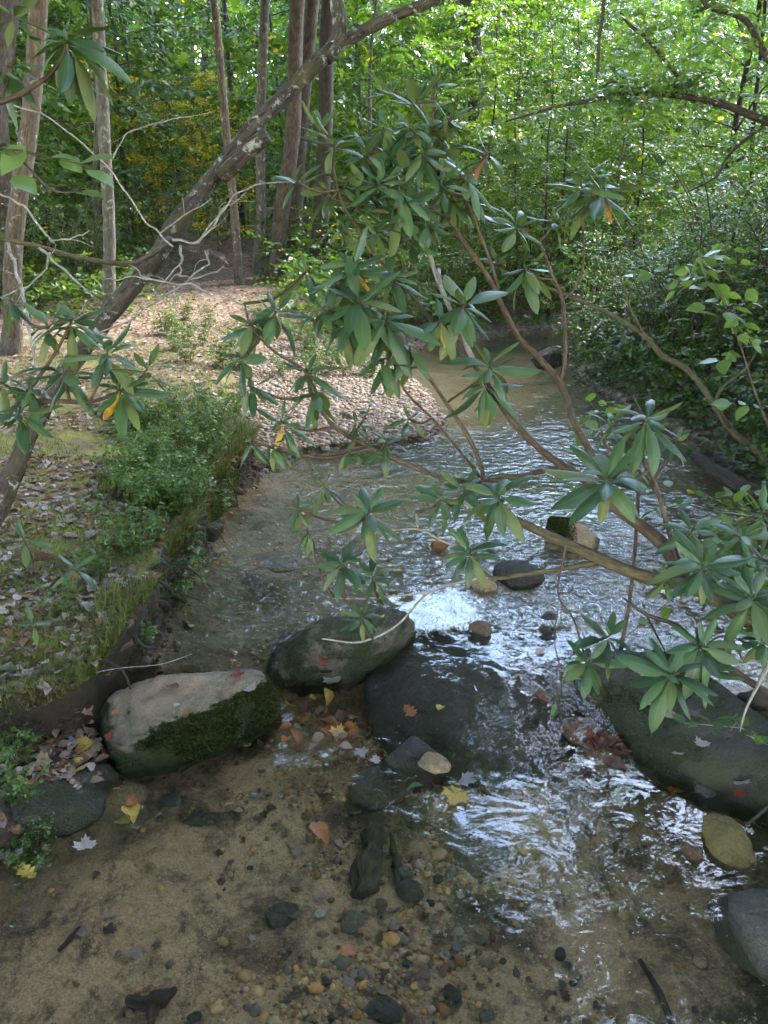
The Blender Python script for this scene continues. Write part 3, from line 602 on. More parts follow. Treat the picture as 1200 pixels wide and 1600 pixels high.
def tree_mesh(h, r0, nb, zb, reach, leaf, seed, spr=7, nl=12, lean=.03, flat=.3, sides=7, up=.35, T=LT, F=LF, wob=.02, sprl=.45):
    """local trunk+limbs MB and crown MB"""
    rs = np.random.default_rng(seed); tk, cr = MB(), MB(); k = 7
    hs = np.linspace(0, h, k); px = np.cumsum(rs.normal(0, wob*h/k*3, k)); py = np.cumsum(rs.normal(0, wob*h/k*3, k)); px -= px[0]; py -= py[0]; px += lean*hs*rs.normal(); py += lean*hs*rs.normal()
    rad = r0*(1-.80*(hs/h)**1.1); rad[0] *= 1.35; hs[0] = -.25
    pts = np.stack([px, py, hs], 1); tube(tk, pts, rad, sides, 5, .12, seed)
    SP, SD, SL = [], [], []
    for b in range(nb):
        t = zb+(1-zb)*((b+.5)/nb); z = t*h; base = np.array([np.interp(z, hs, px), np.interp(z, hs, py), z]); a = b*2.4+rs.uniform(-.5, .5)
        L = reach*(1-.55*(t-zb)/(1-zb+1e-6))*rs.uniform(.6, 1.15); e = up*rs.uniform(.2, 1.4)
        d = np.array((math.cos(a), math.sin(a), e)); p1 = base+d*L*.5+rs.normal(0, .06*L, 3); p2 = base+np.array((d[0], d[1], e*.55))*L+rs.normal(0, .1*L, 3)
        rb = max(.004, np.interp(z, hs, rad)*.38); P, _ = tube(tk, [base, p1, p2], [rb, rb*.6, rb*.2], 4, 4)
        for s in range(spr):
            f = rs.uniform(.25, 1.); i = f*(len(P)-1); q = P[int(i)]; SP.append(q); ang = a+rs.normal(0, .8)
            SD.append((math.cos(ang), math.sin(ang), rs.normal(.05, flat))); SL.append(sprl*rs.uniform(.6, 1.3)*(reach/2.)**.5)
    sprays(cr, np.array(SP), np.array(SD), np.array(SL), nl, leaf, T=T, F=F)
    return tk, cr
TREES = []                              # every placed tree for the left-to-right labels
def make_tree(name, tk, cr, bark_, leafm):
    root = empty(name, (0, 0, 0)); tk.obj("trunk", bark_, root); cr.obj("crown", leafm, root); return root
def place(proto, first, x, y, rz, s=1., z=None):
    o = proto if first else copy_tree(proto); o.location = (x, y, gz(x, y) if z is None else z); o.rotation_euler = (0, 0, rz); o.scale = (s, s, s); return o

# ------------------------------------------------------------------ named trunks of the photo: tall trees
def low(px): return 620 < px < 1130
def tall(px0, py0, px1, py1, depth, wpx, barkm, label, crown, seed, name="tall_tree", py_base=None, cat="tree"):
    """trunk seen from (px0,py0) at its foot to (px1,py1) at the top of the picture"""
    p0 = D(px0, py0, depth); x, y = p0[0], p0[1]; z0 = gz(x, y); p0 = np.array((x, y, z0-.2))
    r1 = ray(px1, py1); p1 = np.array((0, 0, CAMZ))+r1*(y/r1[1]); d = (p1-np.array((x, y, z0)))/(p1[2]-z0)
    h = crown['h']; r = wpx*depth/FOC/2; rs = np.random.default_rng(seed)
    zs = np.array([-.2, .25, 1., 2., 3.5, 5., h*.6, h]); rad = r*np.array([1.7, 1.2, 1.05, 1., .95, .9, .65, .15])
    pts = np.array([np.array((x, y, z0))+d*z for z in zs]); pts[2:, :2] += rs.normal(0, r*.35, (len(zs)-2, 2))
    t = empty(name, (x, y, z0), label, cat); tk = MB(); tube(tk, pts, rad, 12, 6, .16, seed)
    cr = MB(); SP, SD, SL = [], [], []
    for b in range(crown['nb']):
        f = rs.uniform(crown['zb'], 1); zz = f*h; base = np.array([np.interp(zz, zs, pts[:, k]) for k in range(3)]); a = rs.uniform(0, 6.28); L = crown['r']*rs.uniform(.5, 1.1)*(1.2-f*.6)
        dd = np.array((math.cos(a), math.sin(a), rs.uniform(.1, .7))); p2 = base+dd*L; P, _ = tube(tk, [base, base+dd*L*.5+(0, 0, .15*L), p2], [r*.3, r*.18, r*.05], 4, 4)
        for s in range(crown.get('spr', 10)):
            q = P[int(rs.uniform(.3, 1)*(len(P)-1))]; an = a+rs.normal(0, .9); SP.append(q+rs.normal(0, .25, 3)); SD.append((math.cos(an), math.sin(an), rs.normal(0, .3))); SL.append(rs.uniform(.6, 1.2))
    sprays(cr, np.array(SP), np.array(SD), np.array(SL), 12, crown.get('leaf', .13))
    tk.obj("trunk", barkm, t); cr.obj("crown", M[crown.get('mat', 'leaf_bright')], t); return t
CR = dict(h=15, zb=.45, nb=36, r=3.8, leaf=.22, spr=14)
tall(15, 545, 58, 0, 6.8, 25, M['bark_pale'], "stout blotchy pale barked tree behind the lichened leaning trunk's foot", dict(CR, h=13, zb=.5, nb=26, r=3.), 101)
tall(168, 460, 155, 60, 9., 17, M['bark_gray'], "slim straight grey tree standing behind the leaning trunk", dict(CR, h=11, zb=.5, nb=22, r=2.4), 102)
tall(375, 445, 333, 0, 11.5, 12, M['bark_pale'], "thin whitish sapling trunk with a crooked bend passing behind the leaning trunk", dict(CR, h=9, zb=.6, nb=16, r=2.), 103)
tall(405, 455, 414, 0, 12.5, 14, M['bark_gray'], "thin smooth grey tree next to the twin brown trunks", dict(CR, h=11, zb=.5, nb=20, r=2.4), 104)
tall(432, 462, 466, 0, 12., 22, M['bark_brown'], "brown barked tree, the nearer left one of the close twin trunks", dict(CR, h=17, r=4), 105)
tall(452, 455, 485, 0, 12.8, 20, M['bark_brown'], "brown barked tree, the right one of the close twin trunks", dict(CR, h=17, r=4), 106)
tall(496, 470, 520, 0, 12.4, 22, M['bark_dark'], "dark brown tree beside the twin trunks at the end of the path", dict(CR, h=16, r=4), 107)
tall(735, 420, 738, 60, 17., 26, M['bark_brown'], "lone thick trunk far back behind the tallest rhododendron stem", dict(CR, h=9, r=2.6, nb=20, zb=.4), 108)
tall(-30, 420, -10, 0, 10., 60, M['bark_brown'], "thick trunk cut off at the edge behind the blotchy pale tree", dict(CR, h=16, r=4.), 109)
tall(1350, 420, 1330, 0, 9., 40, M['bark_brown'], "big tree outside the right edge above the thicket", dict(CR, h=15, r=4.5, nb=44, zb=.35), 110)
fars = [(205, 190), (232, 205), (262, 180), (300, 200), (318, 190), (390, 170), (540, 150), (585, 140), (640, 160), (770, 140), (800, 150), (700, 150), (115, 180), (560, 120), (845, 150), (1010, 160), (1090, 150), (960, 150), (880, 120)]
fx = sorted(fars)
for i, (px, pt) in enumerate(fx):
    dp = 19+((i*7) % 11); tall(px, 400, px+random.uniform(-12, 12), 0, dp, random.uniform(9, 16), M['bark_dark' if i % 3 else 'bark_gray'], "slender dark trunk deep in the woods, %s from the left among the far ones" % ordn(i+1), dict(h=8 if low(px) else 12, zb=.4, nb=10, r=2.6, spr=8, leaf=.15, mat='leaf_bright' if px > 480 else 'leaf_mid'), 120+i, "forest_tree")
    
for i, (x, y, h) in enumerate([(-4.6, -1.2, 15), (-1.2, -4.2, 16), (3.2, -3.8, 15), (4.6, .4, 16), (-5.8, 2.6, 14), (.8, -8.5, 17), (-6.5, -5.5, 16), (7.5, -3.5, 16), (8.4, 3.4, 15), (-8.8, 6.5, 15), (-3.2, -8.5, 16), (5.2, -8.2, 16), (-9.5, .2, 16), (-3.4, 1.7, 16), (5.3, 1.9, 15), (7.2, 6.4, 13), (8.4, 9.8, 14), (9.8, 7.2, 15), (-5.6, 8.8, 13), (-4.1, 6.8, 13), (2.4, -1.8, 17), (-.6, -2.2, 17)]):  # unseen trees added to block sky light and shape water reflections
    z = gz(x, y); t = empty("tall_tree", (x, y, z), "unseen tall leafy tree added to shade the stream, %s of its ring" % ordn(i+1), "tree", "unseen trees added for shade"); tk, cr = tree_mesh(h, .17, 52, .26, 4.6 if y < 4.3 else 3.5, .30, 900+i, 14, 12, sides=10, wob=.01, up=.45, sprl=.8)
    tk.obj("trunk", M['bark_brown'], t, loc=(0, 0, 0)); cr.obj("crown", M['leaf_mid'], t, loc=(0, 0, 0))
# ------------------------------------------------------------------ understory trees
protos = []
for i in range(6):
    tk, cr = tree_mesh([5.5, 6.5, 4.5, 7., 5., 6.][i], [.035, .045, .03, .05, .032, .04][i], [26, 30, 22, 32, 24, 28][i], .12, [1.7, 2., 1.5, 2.2, 1.8, 1.9][i], .10, 200+i, 13, 13, sprl=.55)
    protos.append((tk, cr))
PT = {}
def under(i, leafk, x, y, s, name="understory_tree"):
    key = (i, leafk)
    if key not in PT: PT[key] = make_tree(name, *protos[i], M['bark_dark' if i % 2 else 'bark_gray'], M[leafk]); first = True
    else: first = False
    o = place(PT[key], first, x, y, random.uniform(0, 6.28), s); TREES.append(o); return o
rs = random.Random(11); spots = []
def far_enough(x, y, d): return all((x-a)**2+(y-b)**2 > d*d for a, b in spots)
zones = [(-60, 420, 11.5, 24, 27, ['leaf_mid', 'leaf_dark', 'leaf_mid', 'leaf_dark', 'leaf_bright']), (430, 820, 13., 27, 26, ['leaf_bright', 'leaf_mid', 'leaf_mid']), (800, 1260, 10., 26, 30, ['leaf_bright', 'leaf_mid', 'leaf_mid'])]
for a, b, d0, d1, n, mats in zones:
    for k in range(n):
        for _ in range(60):
            dpt = d0+(d1-d0)*(k+rs.random())/n; p = D(rs.uniform(a, b), 430, dpt)
            inwater = tab(YL, p[1])-.4 < p[0] < tab(YR, p[1])+.4
            if far_enough(p[0], p[1], 1.1) and not inwater and not (abs(p[0]-np.interp(p[1], [5, 9, 13, 17], [-1.2, -2.0, -2.7, -3.4])) < 1.3 and p[1] < 17): break
        spots.append((p[0], p[1])); pi = rs.randrange(6); sc_ = rs.uniform(.85, 1.35); hh = [5.5, 6.5, 4.5, 7., 5., 6.][pi]
        if low(proj((p[0], p[1], 1.6))[0]): sc_ = min(sc_, (.6+.25*p[1])/hh)
        under(pi, rs.choice(mats), p[0], p[1], sc_)
for px, dpt in [(215, 14.), (290, 15.), (340, 13.5)]:
    p = D(px, 430, dpt); spots.append((p[0], p[1])); under(2, 'leaf_yellow', p[0], p[1], .62)
# right thicket: shrubs close to the stream
shp = []
for i in range(5):
    tk, cr = MB(), MB(); r2 = np.random.default_rng(300+i); SP, SD, SL = [], [], []
    for s in range(9):
        a = r2.uniform(0, 6.28); L = r2.uniform(1.1, 2.5); o_ = np.array((math.cos(a), math.sin(a), 0)); b0 = o_*r2.uniform(0, .15)
        P, _ = tube(tk, [b0-np.array((0, 0, .1)), b0+o_*L*.18+(0, 0, L*.5), b0+o_*L*.45+(0, 0, L*.85), b0+o_*L*.85+(0, 0, L*.92)], [.013, .010, .007, .002], 5, 5, .1, i)
        for k in range(15):
            q = P[int(r2.uniform(.2, 1)*(len(P)-1))]; an = r2.uniform(0, 6.28); SP.append(q); SD.append((math.cos(an), math.sin(an), r2.normal(.1, .35))); SL.append(r2.uniform(.2, .5))
    sprays(cr, np.array(SP), np.array(SD), np.array(SL), 10, .06, T=LT2, F=LF2); shp.append((tk, cr))
SH = {}; SHRUBS = []
def shrub(i, leafk, x, y, s):
    key = (i, leafk); first = key not in SH
    if first:
        root = empty("thicket_shrub", (0, 0, 0)); shp[i][0].obj("stem", M['bark_dark' if i % 2 else 'twig'], root); shp[i][1].obj("foliage", M[leafk], root); SH[key] = root
    o = place(SH[key], first, x, y, random.uniform(0, 6.28), s); SHRUBS.append(o); return o
for k in range(64):
    for _ in range(80):
        y = 3.9+rs.random()**1.2*9; x = float(tab(YR, y))+rs.uniform(.4, .8)+rs.random()**1.6*4.6
        if far_enough(x, y, .42): break
    spots.append((x, y)); shrub(rs.randrange(5), rs.choice(['leaf_mid', 'leaf_blue', 'leaf_dark', 'leaf_mid']), x, y, rs.uniform(.75, 1.1)*min(1., .38+.22*(x-float(tab(YR, y)))))
for x_, y_, s_ in [(.75, 10.3, .62), (1.3, 10.9, .7), (2.1, 11.6, .8), (2.6, 9.9, .6), (.2, 9.9, .5), (1.7, 12.4, .9), (2.2, 8.9, .5), (3., 12., .9)]:
    spots.append((x_, y_)); shrub(rs.randrange(5), 'leaf_mid', x_, y_, s_)
for px, dpt in [(905, 11.5), (700, 13.5), (640, 13.), (580, 14.), (540, 15.), (760, 13.), (830, 14.), (610, 15.), (30, 11.), (90, 12.), (130, 10.5), (225, 15.), (260, 13.5), (-20, 9.)]:
    p = D(px, 440, dpt)
    if not (tab(YL, p[1])-.2 < p[0] < tab(YR, p[1])+.2): spots.append((p[0], p[1])); shrub(rs.randrange(5), 'leaf_dark' if px < 300 else 'leaf_mid', p[0], p[1], rs.uniform(.6, .95))
bpy.context.view_layer.update()
for lst, word, grp, cat in ((TREES, "slender leafy understory tree in the woods", "understory trees of the woods", "tree"), (SHRUBS, "dense leafy shrub of the streamside thicket", "shrubs beyond the stream", "shrub")):
    for i, o in enumerate(sorted(lst, key=lambda o: proj(o.location)[0])):
        tag(o, "%s, its foot %s counted from the left" % (word, ordn(i+1)), cat, grp)

# overhanging limb from the tree outside the right edge
def multi(specs, mat, name, parent, sides=6, rough=.12):
    mb = MB()
    for s in specs: tube(mb, [D(*p[:3]) for p in s], [p[3]*p[2]/FOC/2 for p in s], sides, 6, rough, 9)
    return mb, mb.obj(name, mat, parent)
base = D(1420, 600, 6.4); base[2] = gz(base[0], base[1])
ov = empty("overhanging_tree", base, "dark limbed leafy tree leaning in over the stream from beyond the right edge", "tree")
mb, _ = multi([[(1420, 700, 6.4, 34), (1400, 350, 6.4, 28), (1330, 230, 6.2, 18), (1200, 190, 6., 13), (1130, 163, 6., 11), (1050, 148, 6., 9), (980, 146, 6., 8), (925, 157, 6., 7), (865, 168, 6.1, 5), (790, 190, 6.2, 3)],
    [(1400, 350, 6.4, 20), (1290, 200, 6.2, 14), (1200, 92, 6., 11), (1165, 32, 6., 9), (1110, 12, 6., 7), (1090, -10, 6., 6), (1050, -40, 6., 4)], [(1060, 120, 6., 6), (1010, 60, 6., 6), (985, 40, 6., 5), (970, 20, 6., 4)], [(1050, 148, 6., 6), (1060, 120, 6., 6)],
    [(975, 145, 6., 4), (962, 128, 6., 4), (940, 135, 6., 3)], [(1200, 190, 6., 6), (1140, 240, 5.9, 5), (1120, 275, 5.8, 4), (1075, 300, 5.8, 2)]], M['bark_dark'], "trunk", ov)
SPp, SDd, SLl = [], [], []
for V in mb.V[:6]:
    for k in range(50):
        q = V[rng.integers(len(V))]
        if proj(q)[0] < 1330 and proj(q)[1] < 215: SPp.append(q+rng.normal(0, .06, 3)); a = rng.uniform(0, 6.28); SDd.append((math.cos(a), math.sin(a), rng.normal(0, .3))); SLl.append(rng.uniform(.2, .5))
mb = MB(); sprays(mb, np.array(SPp), np.array(SDd), np.array(SLl), 11, .055, T=LT2, F=LF2); mb.obj("crown", M['leaf_blue'], ov)
# thin dark broken branch hanging from above
mb = MB(); tube(mb, [D(945, -420, 4.), D(940, -200, 4.), D(943, 0, 4.), D(936, 60, 4.), D(934, 112, 4.)], [.012, .011, .010, .009, .008], 6, 6, .15, 5)
tag(mb.obj("hanging_branch", M['bark_dark'], loc=D(934, 112, 4.)), "thin dark bare branch hanging straight down from the canopy", "branch")
# bare arching stem and pale stake-like sapling on the far right bank
ab = D(1215, 735, 4.3); ab[2] = gz(ab[0], ab[1])
t = empty("bare_stem", ab, "long olive bare stem arching over the right bank from a crooked base", "branch")
multi([[(1215, 735, 4.3, 13), (1173, 697, 4.4, 12), (1141, 670, 4.4, 11), (1082, 585, 4.5, 10), (1035, 556, 4.6, 10), (1008, 525, 4.6, 9), (949, 489, 4.7, 8), (867, 454, 4.8, 6), (820, 440, 4.8, 3)], [(1008, 525, 4.6, 5), (980, 470, 4.6, 4), (968, 420, 4.6, 2)], [(1141, 670, 4.4, 6), (1120, 620, 4.2, 5), (1165, 575, 4.2, 3), (1185, 545, 4.2, 2)]], M['twig_green'], "stem", t)
for px0, px1, py0, py1, dpt, w, lab, mt in [(961, 980, 598, 480, 7.2, 12, "short pale lichened dead stub standing at the foot of the thicket", 'bark_pale'), (946, 944, 595, 520, 7.4, 5, "thin grey dry stem beside the pale dead stub", 'bark_gray')]:
    mb = MB(); p = D(px0, py0, dpt); p[2] = min(p[2], gz(p[0], p[1])-.05); tube(mb, [p, D((px0+px1)/2+3, (py0+py1)/2, dpt), D(px1, py1, dpt)], [w*dpt/FOC/2]*2+[w*dpt/FOC/3], 8, 6, .15, 6)
    tag(mb.obj("dead_stem", M[mt], loc=p), lab, "stem")
# wet log on the right shore
mb = MB(); tube(mb, [G(1085, 712, .16), G(1130, 742, .17), G(1170, 764, .16), G(1230, 782, .2)], [.03, .045, .05, .05], 10, 8, .3, 91)
tag(mb.obj("shore_log", M['wood_wet'], loc=G(1150, 755, .15)), "dark wet log lying along the muddy right shore", "log")
# unseen foliage mass beside and behind the viewer, added to cut low sky fill
n = 5200; a = rng.uniform(R(42), R(318), n); r_ = rng.uniform(10, 20, n); P = np.stack([r_*np.sin(a), r_*np.cos(a), np.zeros(n)], 1); P[:, 2] = rng.random(n)**.8*9; a = rng.uniform(0, 6.28, n)
mb = MB(); sprays(mb, P, np.stack([np.cos(a), np.sin(a), rng.normal(0, .3, n)], 1), rng.uniform(.9, 1.8, n), 14, .34); tag(mb.obj("shade_wood", M['leaf_mid']), "unseen green foliage added round the viewer to block low light", "wood", kind='stuff')
# low far undergrowth, nobody could count it
n = 19000; a = rng.uniform(0, 6.28, n); P = np.zeros((n, 3)); P[:, 1] = 9.2+rng.random(n)**1.1*24; P[:, 0] = P[:, 1]*rng.uniform(-.62, .72, n)
k = ~((P[:, 0] > tab(YL, P[:, 1])-.4) & (P[:, 0] < tab(YR, P[:, 1])+.3)) & ~((np.abs(P[:, 0]-np.interp(P[:, 1], [5, 9, 13, 17, 24], [-1.2, -2.0, -2.7, -3.4, -5])) < .9) & (P[:, 1] < 16)); P = P[k]; n = len(P); a = a[k]
P[:, 2] = gzs(P[:, 0], P[:, 1])+rng.random(n)**1.5*np.clip(.35+(P[:, 1]-9)*.16, .4, 2.2)
mb = MB(); sprays(mb, P, np.stack([np.cos(a), np.sin(a), rng.normal(.15, .3, n)], 1), rng.uniform(.3, .7, n), 11, .085); tag(mb.obj("undergrowth", M['leaf_mid']), "mass of low green undergrowth between the trunks", "undergrowth", kind='stuff')
n = 9000; P = np.zeros((n, 3)); P[:, 1] = 3.4+rng.random(n)**1.2*8; P[:, 0] = tab(YR, P[:, 1])+.10+rng.random(n)**1.3*4; P[:, 2] = gzs(P[:, 0], P[:, 1])+rng.random(n)**1.8*.55; a = rng.uniform(0, 6.28, n)
mb = MB(); sprays(mb, P, np.stack([np.cos(a), np.sin(a), rng.normal(.2, .35, n)], 1), rng.uniform(.12, .3, n), 9, .045, T=LT2, F=LF2); tag(mb.obj("undergrowth", M['leaf_dark']), "dark green undergrowth covering the far right bank", "undergrowth", kind='stuff')
# far-off wood as one mass
n = 17000; mb = MB(); P = np.stack([rng.uniform(-34, 44, n), rng.uniform(27, 56, n), np.zeros(n)], 1); P[:, 2] = gzs(P[:, 0], P[:, 1])+rng.random(n)*rng.choice([3., 9., 15.], n)
gap = (np.abs(P[:, 0]/P[:, 1]-.243) < .022) & (P[:, 2] > 4) | (P[:, 0]/P[:, 1] > .44) & (P[:, 2] > 5.5) & (rng.random(n) < .6)
P = P[~gap]; n = len(P); a = rng.uniform(0, 6.28, n); sprays(mb, P, np.stack([np.cos(a), np.sin(a), rng.normal(0, .3, n)], 1), rng.uniform(1.2, 2.6, n), 16, .40)
o = mb.obj("distant_wood", M['leaf_bright']); tag(o, "distant green wood seen between the trees", "wood", kind='stuff')

# ------------------------------------------------------------------ rhododendrons
NU, NVv = 5, 10
def rl_template():
    t = np.linspace(0, 1, NVv); uu = np.linspace(-1, 1, NU)
    w = .015+.134*np.sin(np.pi*np.clip((t-.10)/.90, 0, 1)**.85)**.72; w[0] = .012; w[1] = np.maximum(w[1], .02); w[-1] = .004
    U, Tt = np.meshgrid(uu, t); return U.ravel(), Tt.ravel(), np.repeat(w, NU)
RU, RT, RW = rl_template()
ii = np.arange(NVv-1)[:, None]*NU; jj = np.arange(NU-1)[None]; RQ = np.stack([ii+jj, ii+jj+1, ii+NU+jj+1, ii+NU+jj], -1).reshape(-1, 4)
def rleaves(mb, P, Dv, Nv, L, droop, roll):
    for p, d, nn, l, dr, ro in zip(P, Dv, Nv, L, droop, roll):
        B = frames(np.asarray(d)[None], np.asarray(nn)[None])[0]
        x = RU*RW*(1-.25*abs(ro)); y = RT; z = -dr*(RT**1.8)*.55+.05*np.sin(RT*7+ro*9)*.3-(.18+.5*max(ro, 0))*(RU**2)*RW+.05*np.abs(RU)*RW
        y = RT*(1-.16*abs(dr)*RT)
        V = (np.stack([x, y, z], 1)@B)*l+p
        mb.add(V, quads=RQ, lc=np.stack([RU, RT, RU*0+ro], 1))
def whorl(root, c, axis, L, n, e_hi, e_lo, seed, yellow=0, brown=0, az0=None, cone=True, name="foliage", young=False):
    r = np.random.default_rng(seed); axis = unit(axis); ref = unit(np.cross(axis, (.3, 1., .1))); ref2 = np.cross(axis, ref)
    mb = MB(); P, Dv, Nv, LL, dr, ro = [], [], [], [], [], []; az = r.uniform(0, 6.28) if az0 is None else az0
    for k in range(n):
        f = k/max(n-1, 1); a = az+k*2.39996+r.normal(0, .16); e = R(e_lo+(e_hi-e_lo)*f**1.1+r.normal(0, 9))
        d = math.cos(e)*(math.cos(a)*ref+math.sin(a)*ref2)+math.sin(e)*axis
        P.append(c-axis*L*.10*(1-f)+d*.006); Dv.append(d); Nv.append(axis*math.cos(e)-math.sin(e)*(math.cos(a)*ref+math.sin(a)*ref2)+r.normal(0, .22, 3))
        LL.append(L*(.58+.47*r.random())*(1-.25*f*(f > .75))); dr.append(r.uniform(-.15, 1.1) if not young else r.uniform(0, .25)); ro.append(r.uniform(-.3, .7))
    rleaves(mb, P, Dv, Nv, LL, dr, ro)
    if cone:
        tube(mb, [c, c+axis*L*.07, c+axis*L*.15], [L*.018, L*.03, L*.004], 6, 3)
    o = mb.obj(name, M['rhodo'], root)
    for k in range(yellow+brown):
        m2 = MB(); a = r.uniform(3.6, 5.8); d = np.array((math.cos(a)*.6, math.sin(a)*.5, -1.)); rleaves(m2, [c-axis*L*.05], [d], [np.array((.6*r.normal(), -1., .25))], [L*r.uniform(.55, .8)], [r.uniform(-.4, .7)], [r.uniform(.2, .9)])
        y = m2.obj("yellow_leaf" if k < yellow else "brown_leaf", M['rhodo_yellow' if k < yellow else 'rhodo_brown'], o); y["label"] = "yellowed leaf hanging straight down" if k < yellow else "withered brown leaf hanging down"
    return o
def nearest(pts, c):
    d = np.linalg.norm(pts-c, axis=1); i = int(d.argmin()); return pts[i], d[i]
def rhodo(name, rootpos, label, stems, whorls, mat=M['twig'], seed0=0, tw=.0035):
    root = empty(name, rootpos, label, "rhododendron", "rhododendrons by the stream"); ALL = []
    for s, mt in stems:
        mb = MB(); P, _ = tube(mb, [D(*p[:3]) for p in s], [p[3]*p[2]/FOC/2 for p in s], 7, 6, .12, seed0); mb.obj("branch", mt, root); ALL.append(P)
    ALL = np.concatenate(ALL)
    for k, w in enumerate(whorls):
        px, py, dpt, Lp = w[:4]; op = w[4] if len(w) > 4 else {}
        c = D(px, py, dpt); L = Lp*dpt/FOC*1.12; q, dist = nearest(ALL, c)
        low = [a for a in ALL if a[2] < c[2]-.02]
        if dist > .02:
            if low: q2, d2 = nearest(np.array(low), c); q, dist = (q2, d2) if d2 < dist*1.9 else (q, dist)
            mid = (q+c)/2+np.array((0, 0, -.12*dist)); tws = MB()
            tube(tws, [q, mid, c], [tw*1.3, tw*1.1, tw], 5, 5, .1, k); ax = unit(c-mid)*.45+np.array((0, -.12, 1.))
        else: ax = np.array((0, -.12, 1.)); tws = None
        ax = ax+np.array(op.get('ax', (0, 0, 0)))+np.random.default_rng(seed0+k).normal(0, .12, 3)
        fo = whorl(root, c, ax, L, int(op.get('n', 11)*1.35+.5), op.get('hi', 50), op.get('lo', -38), seed0+k*7+1, op.get('y', 0) if (k*7+3) % 10 < 6 else 0, op.get('b', 0), young=op.get('young', False))
        if tws: tws.obj("twig", mat, fo)
    return root
tg, tn, td = M['twig_green'], M['twig'], M['twig_dead']
up = dict(young=True, hi=75, lo=10, n=7); dn = dict(hi=10, lo=-65, n=9); y1 = dict(y=1)
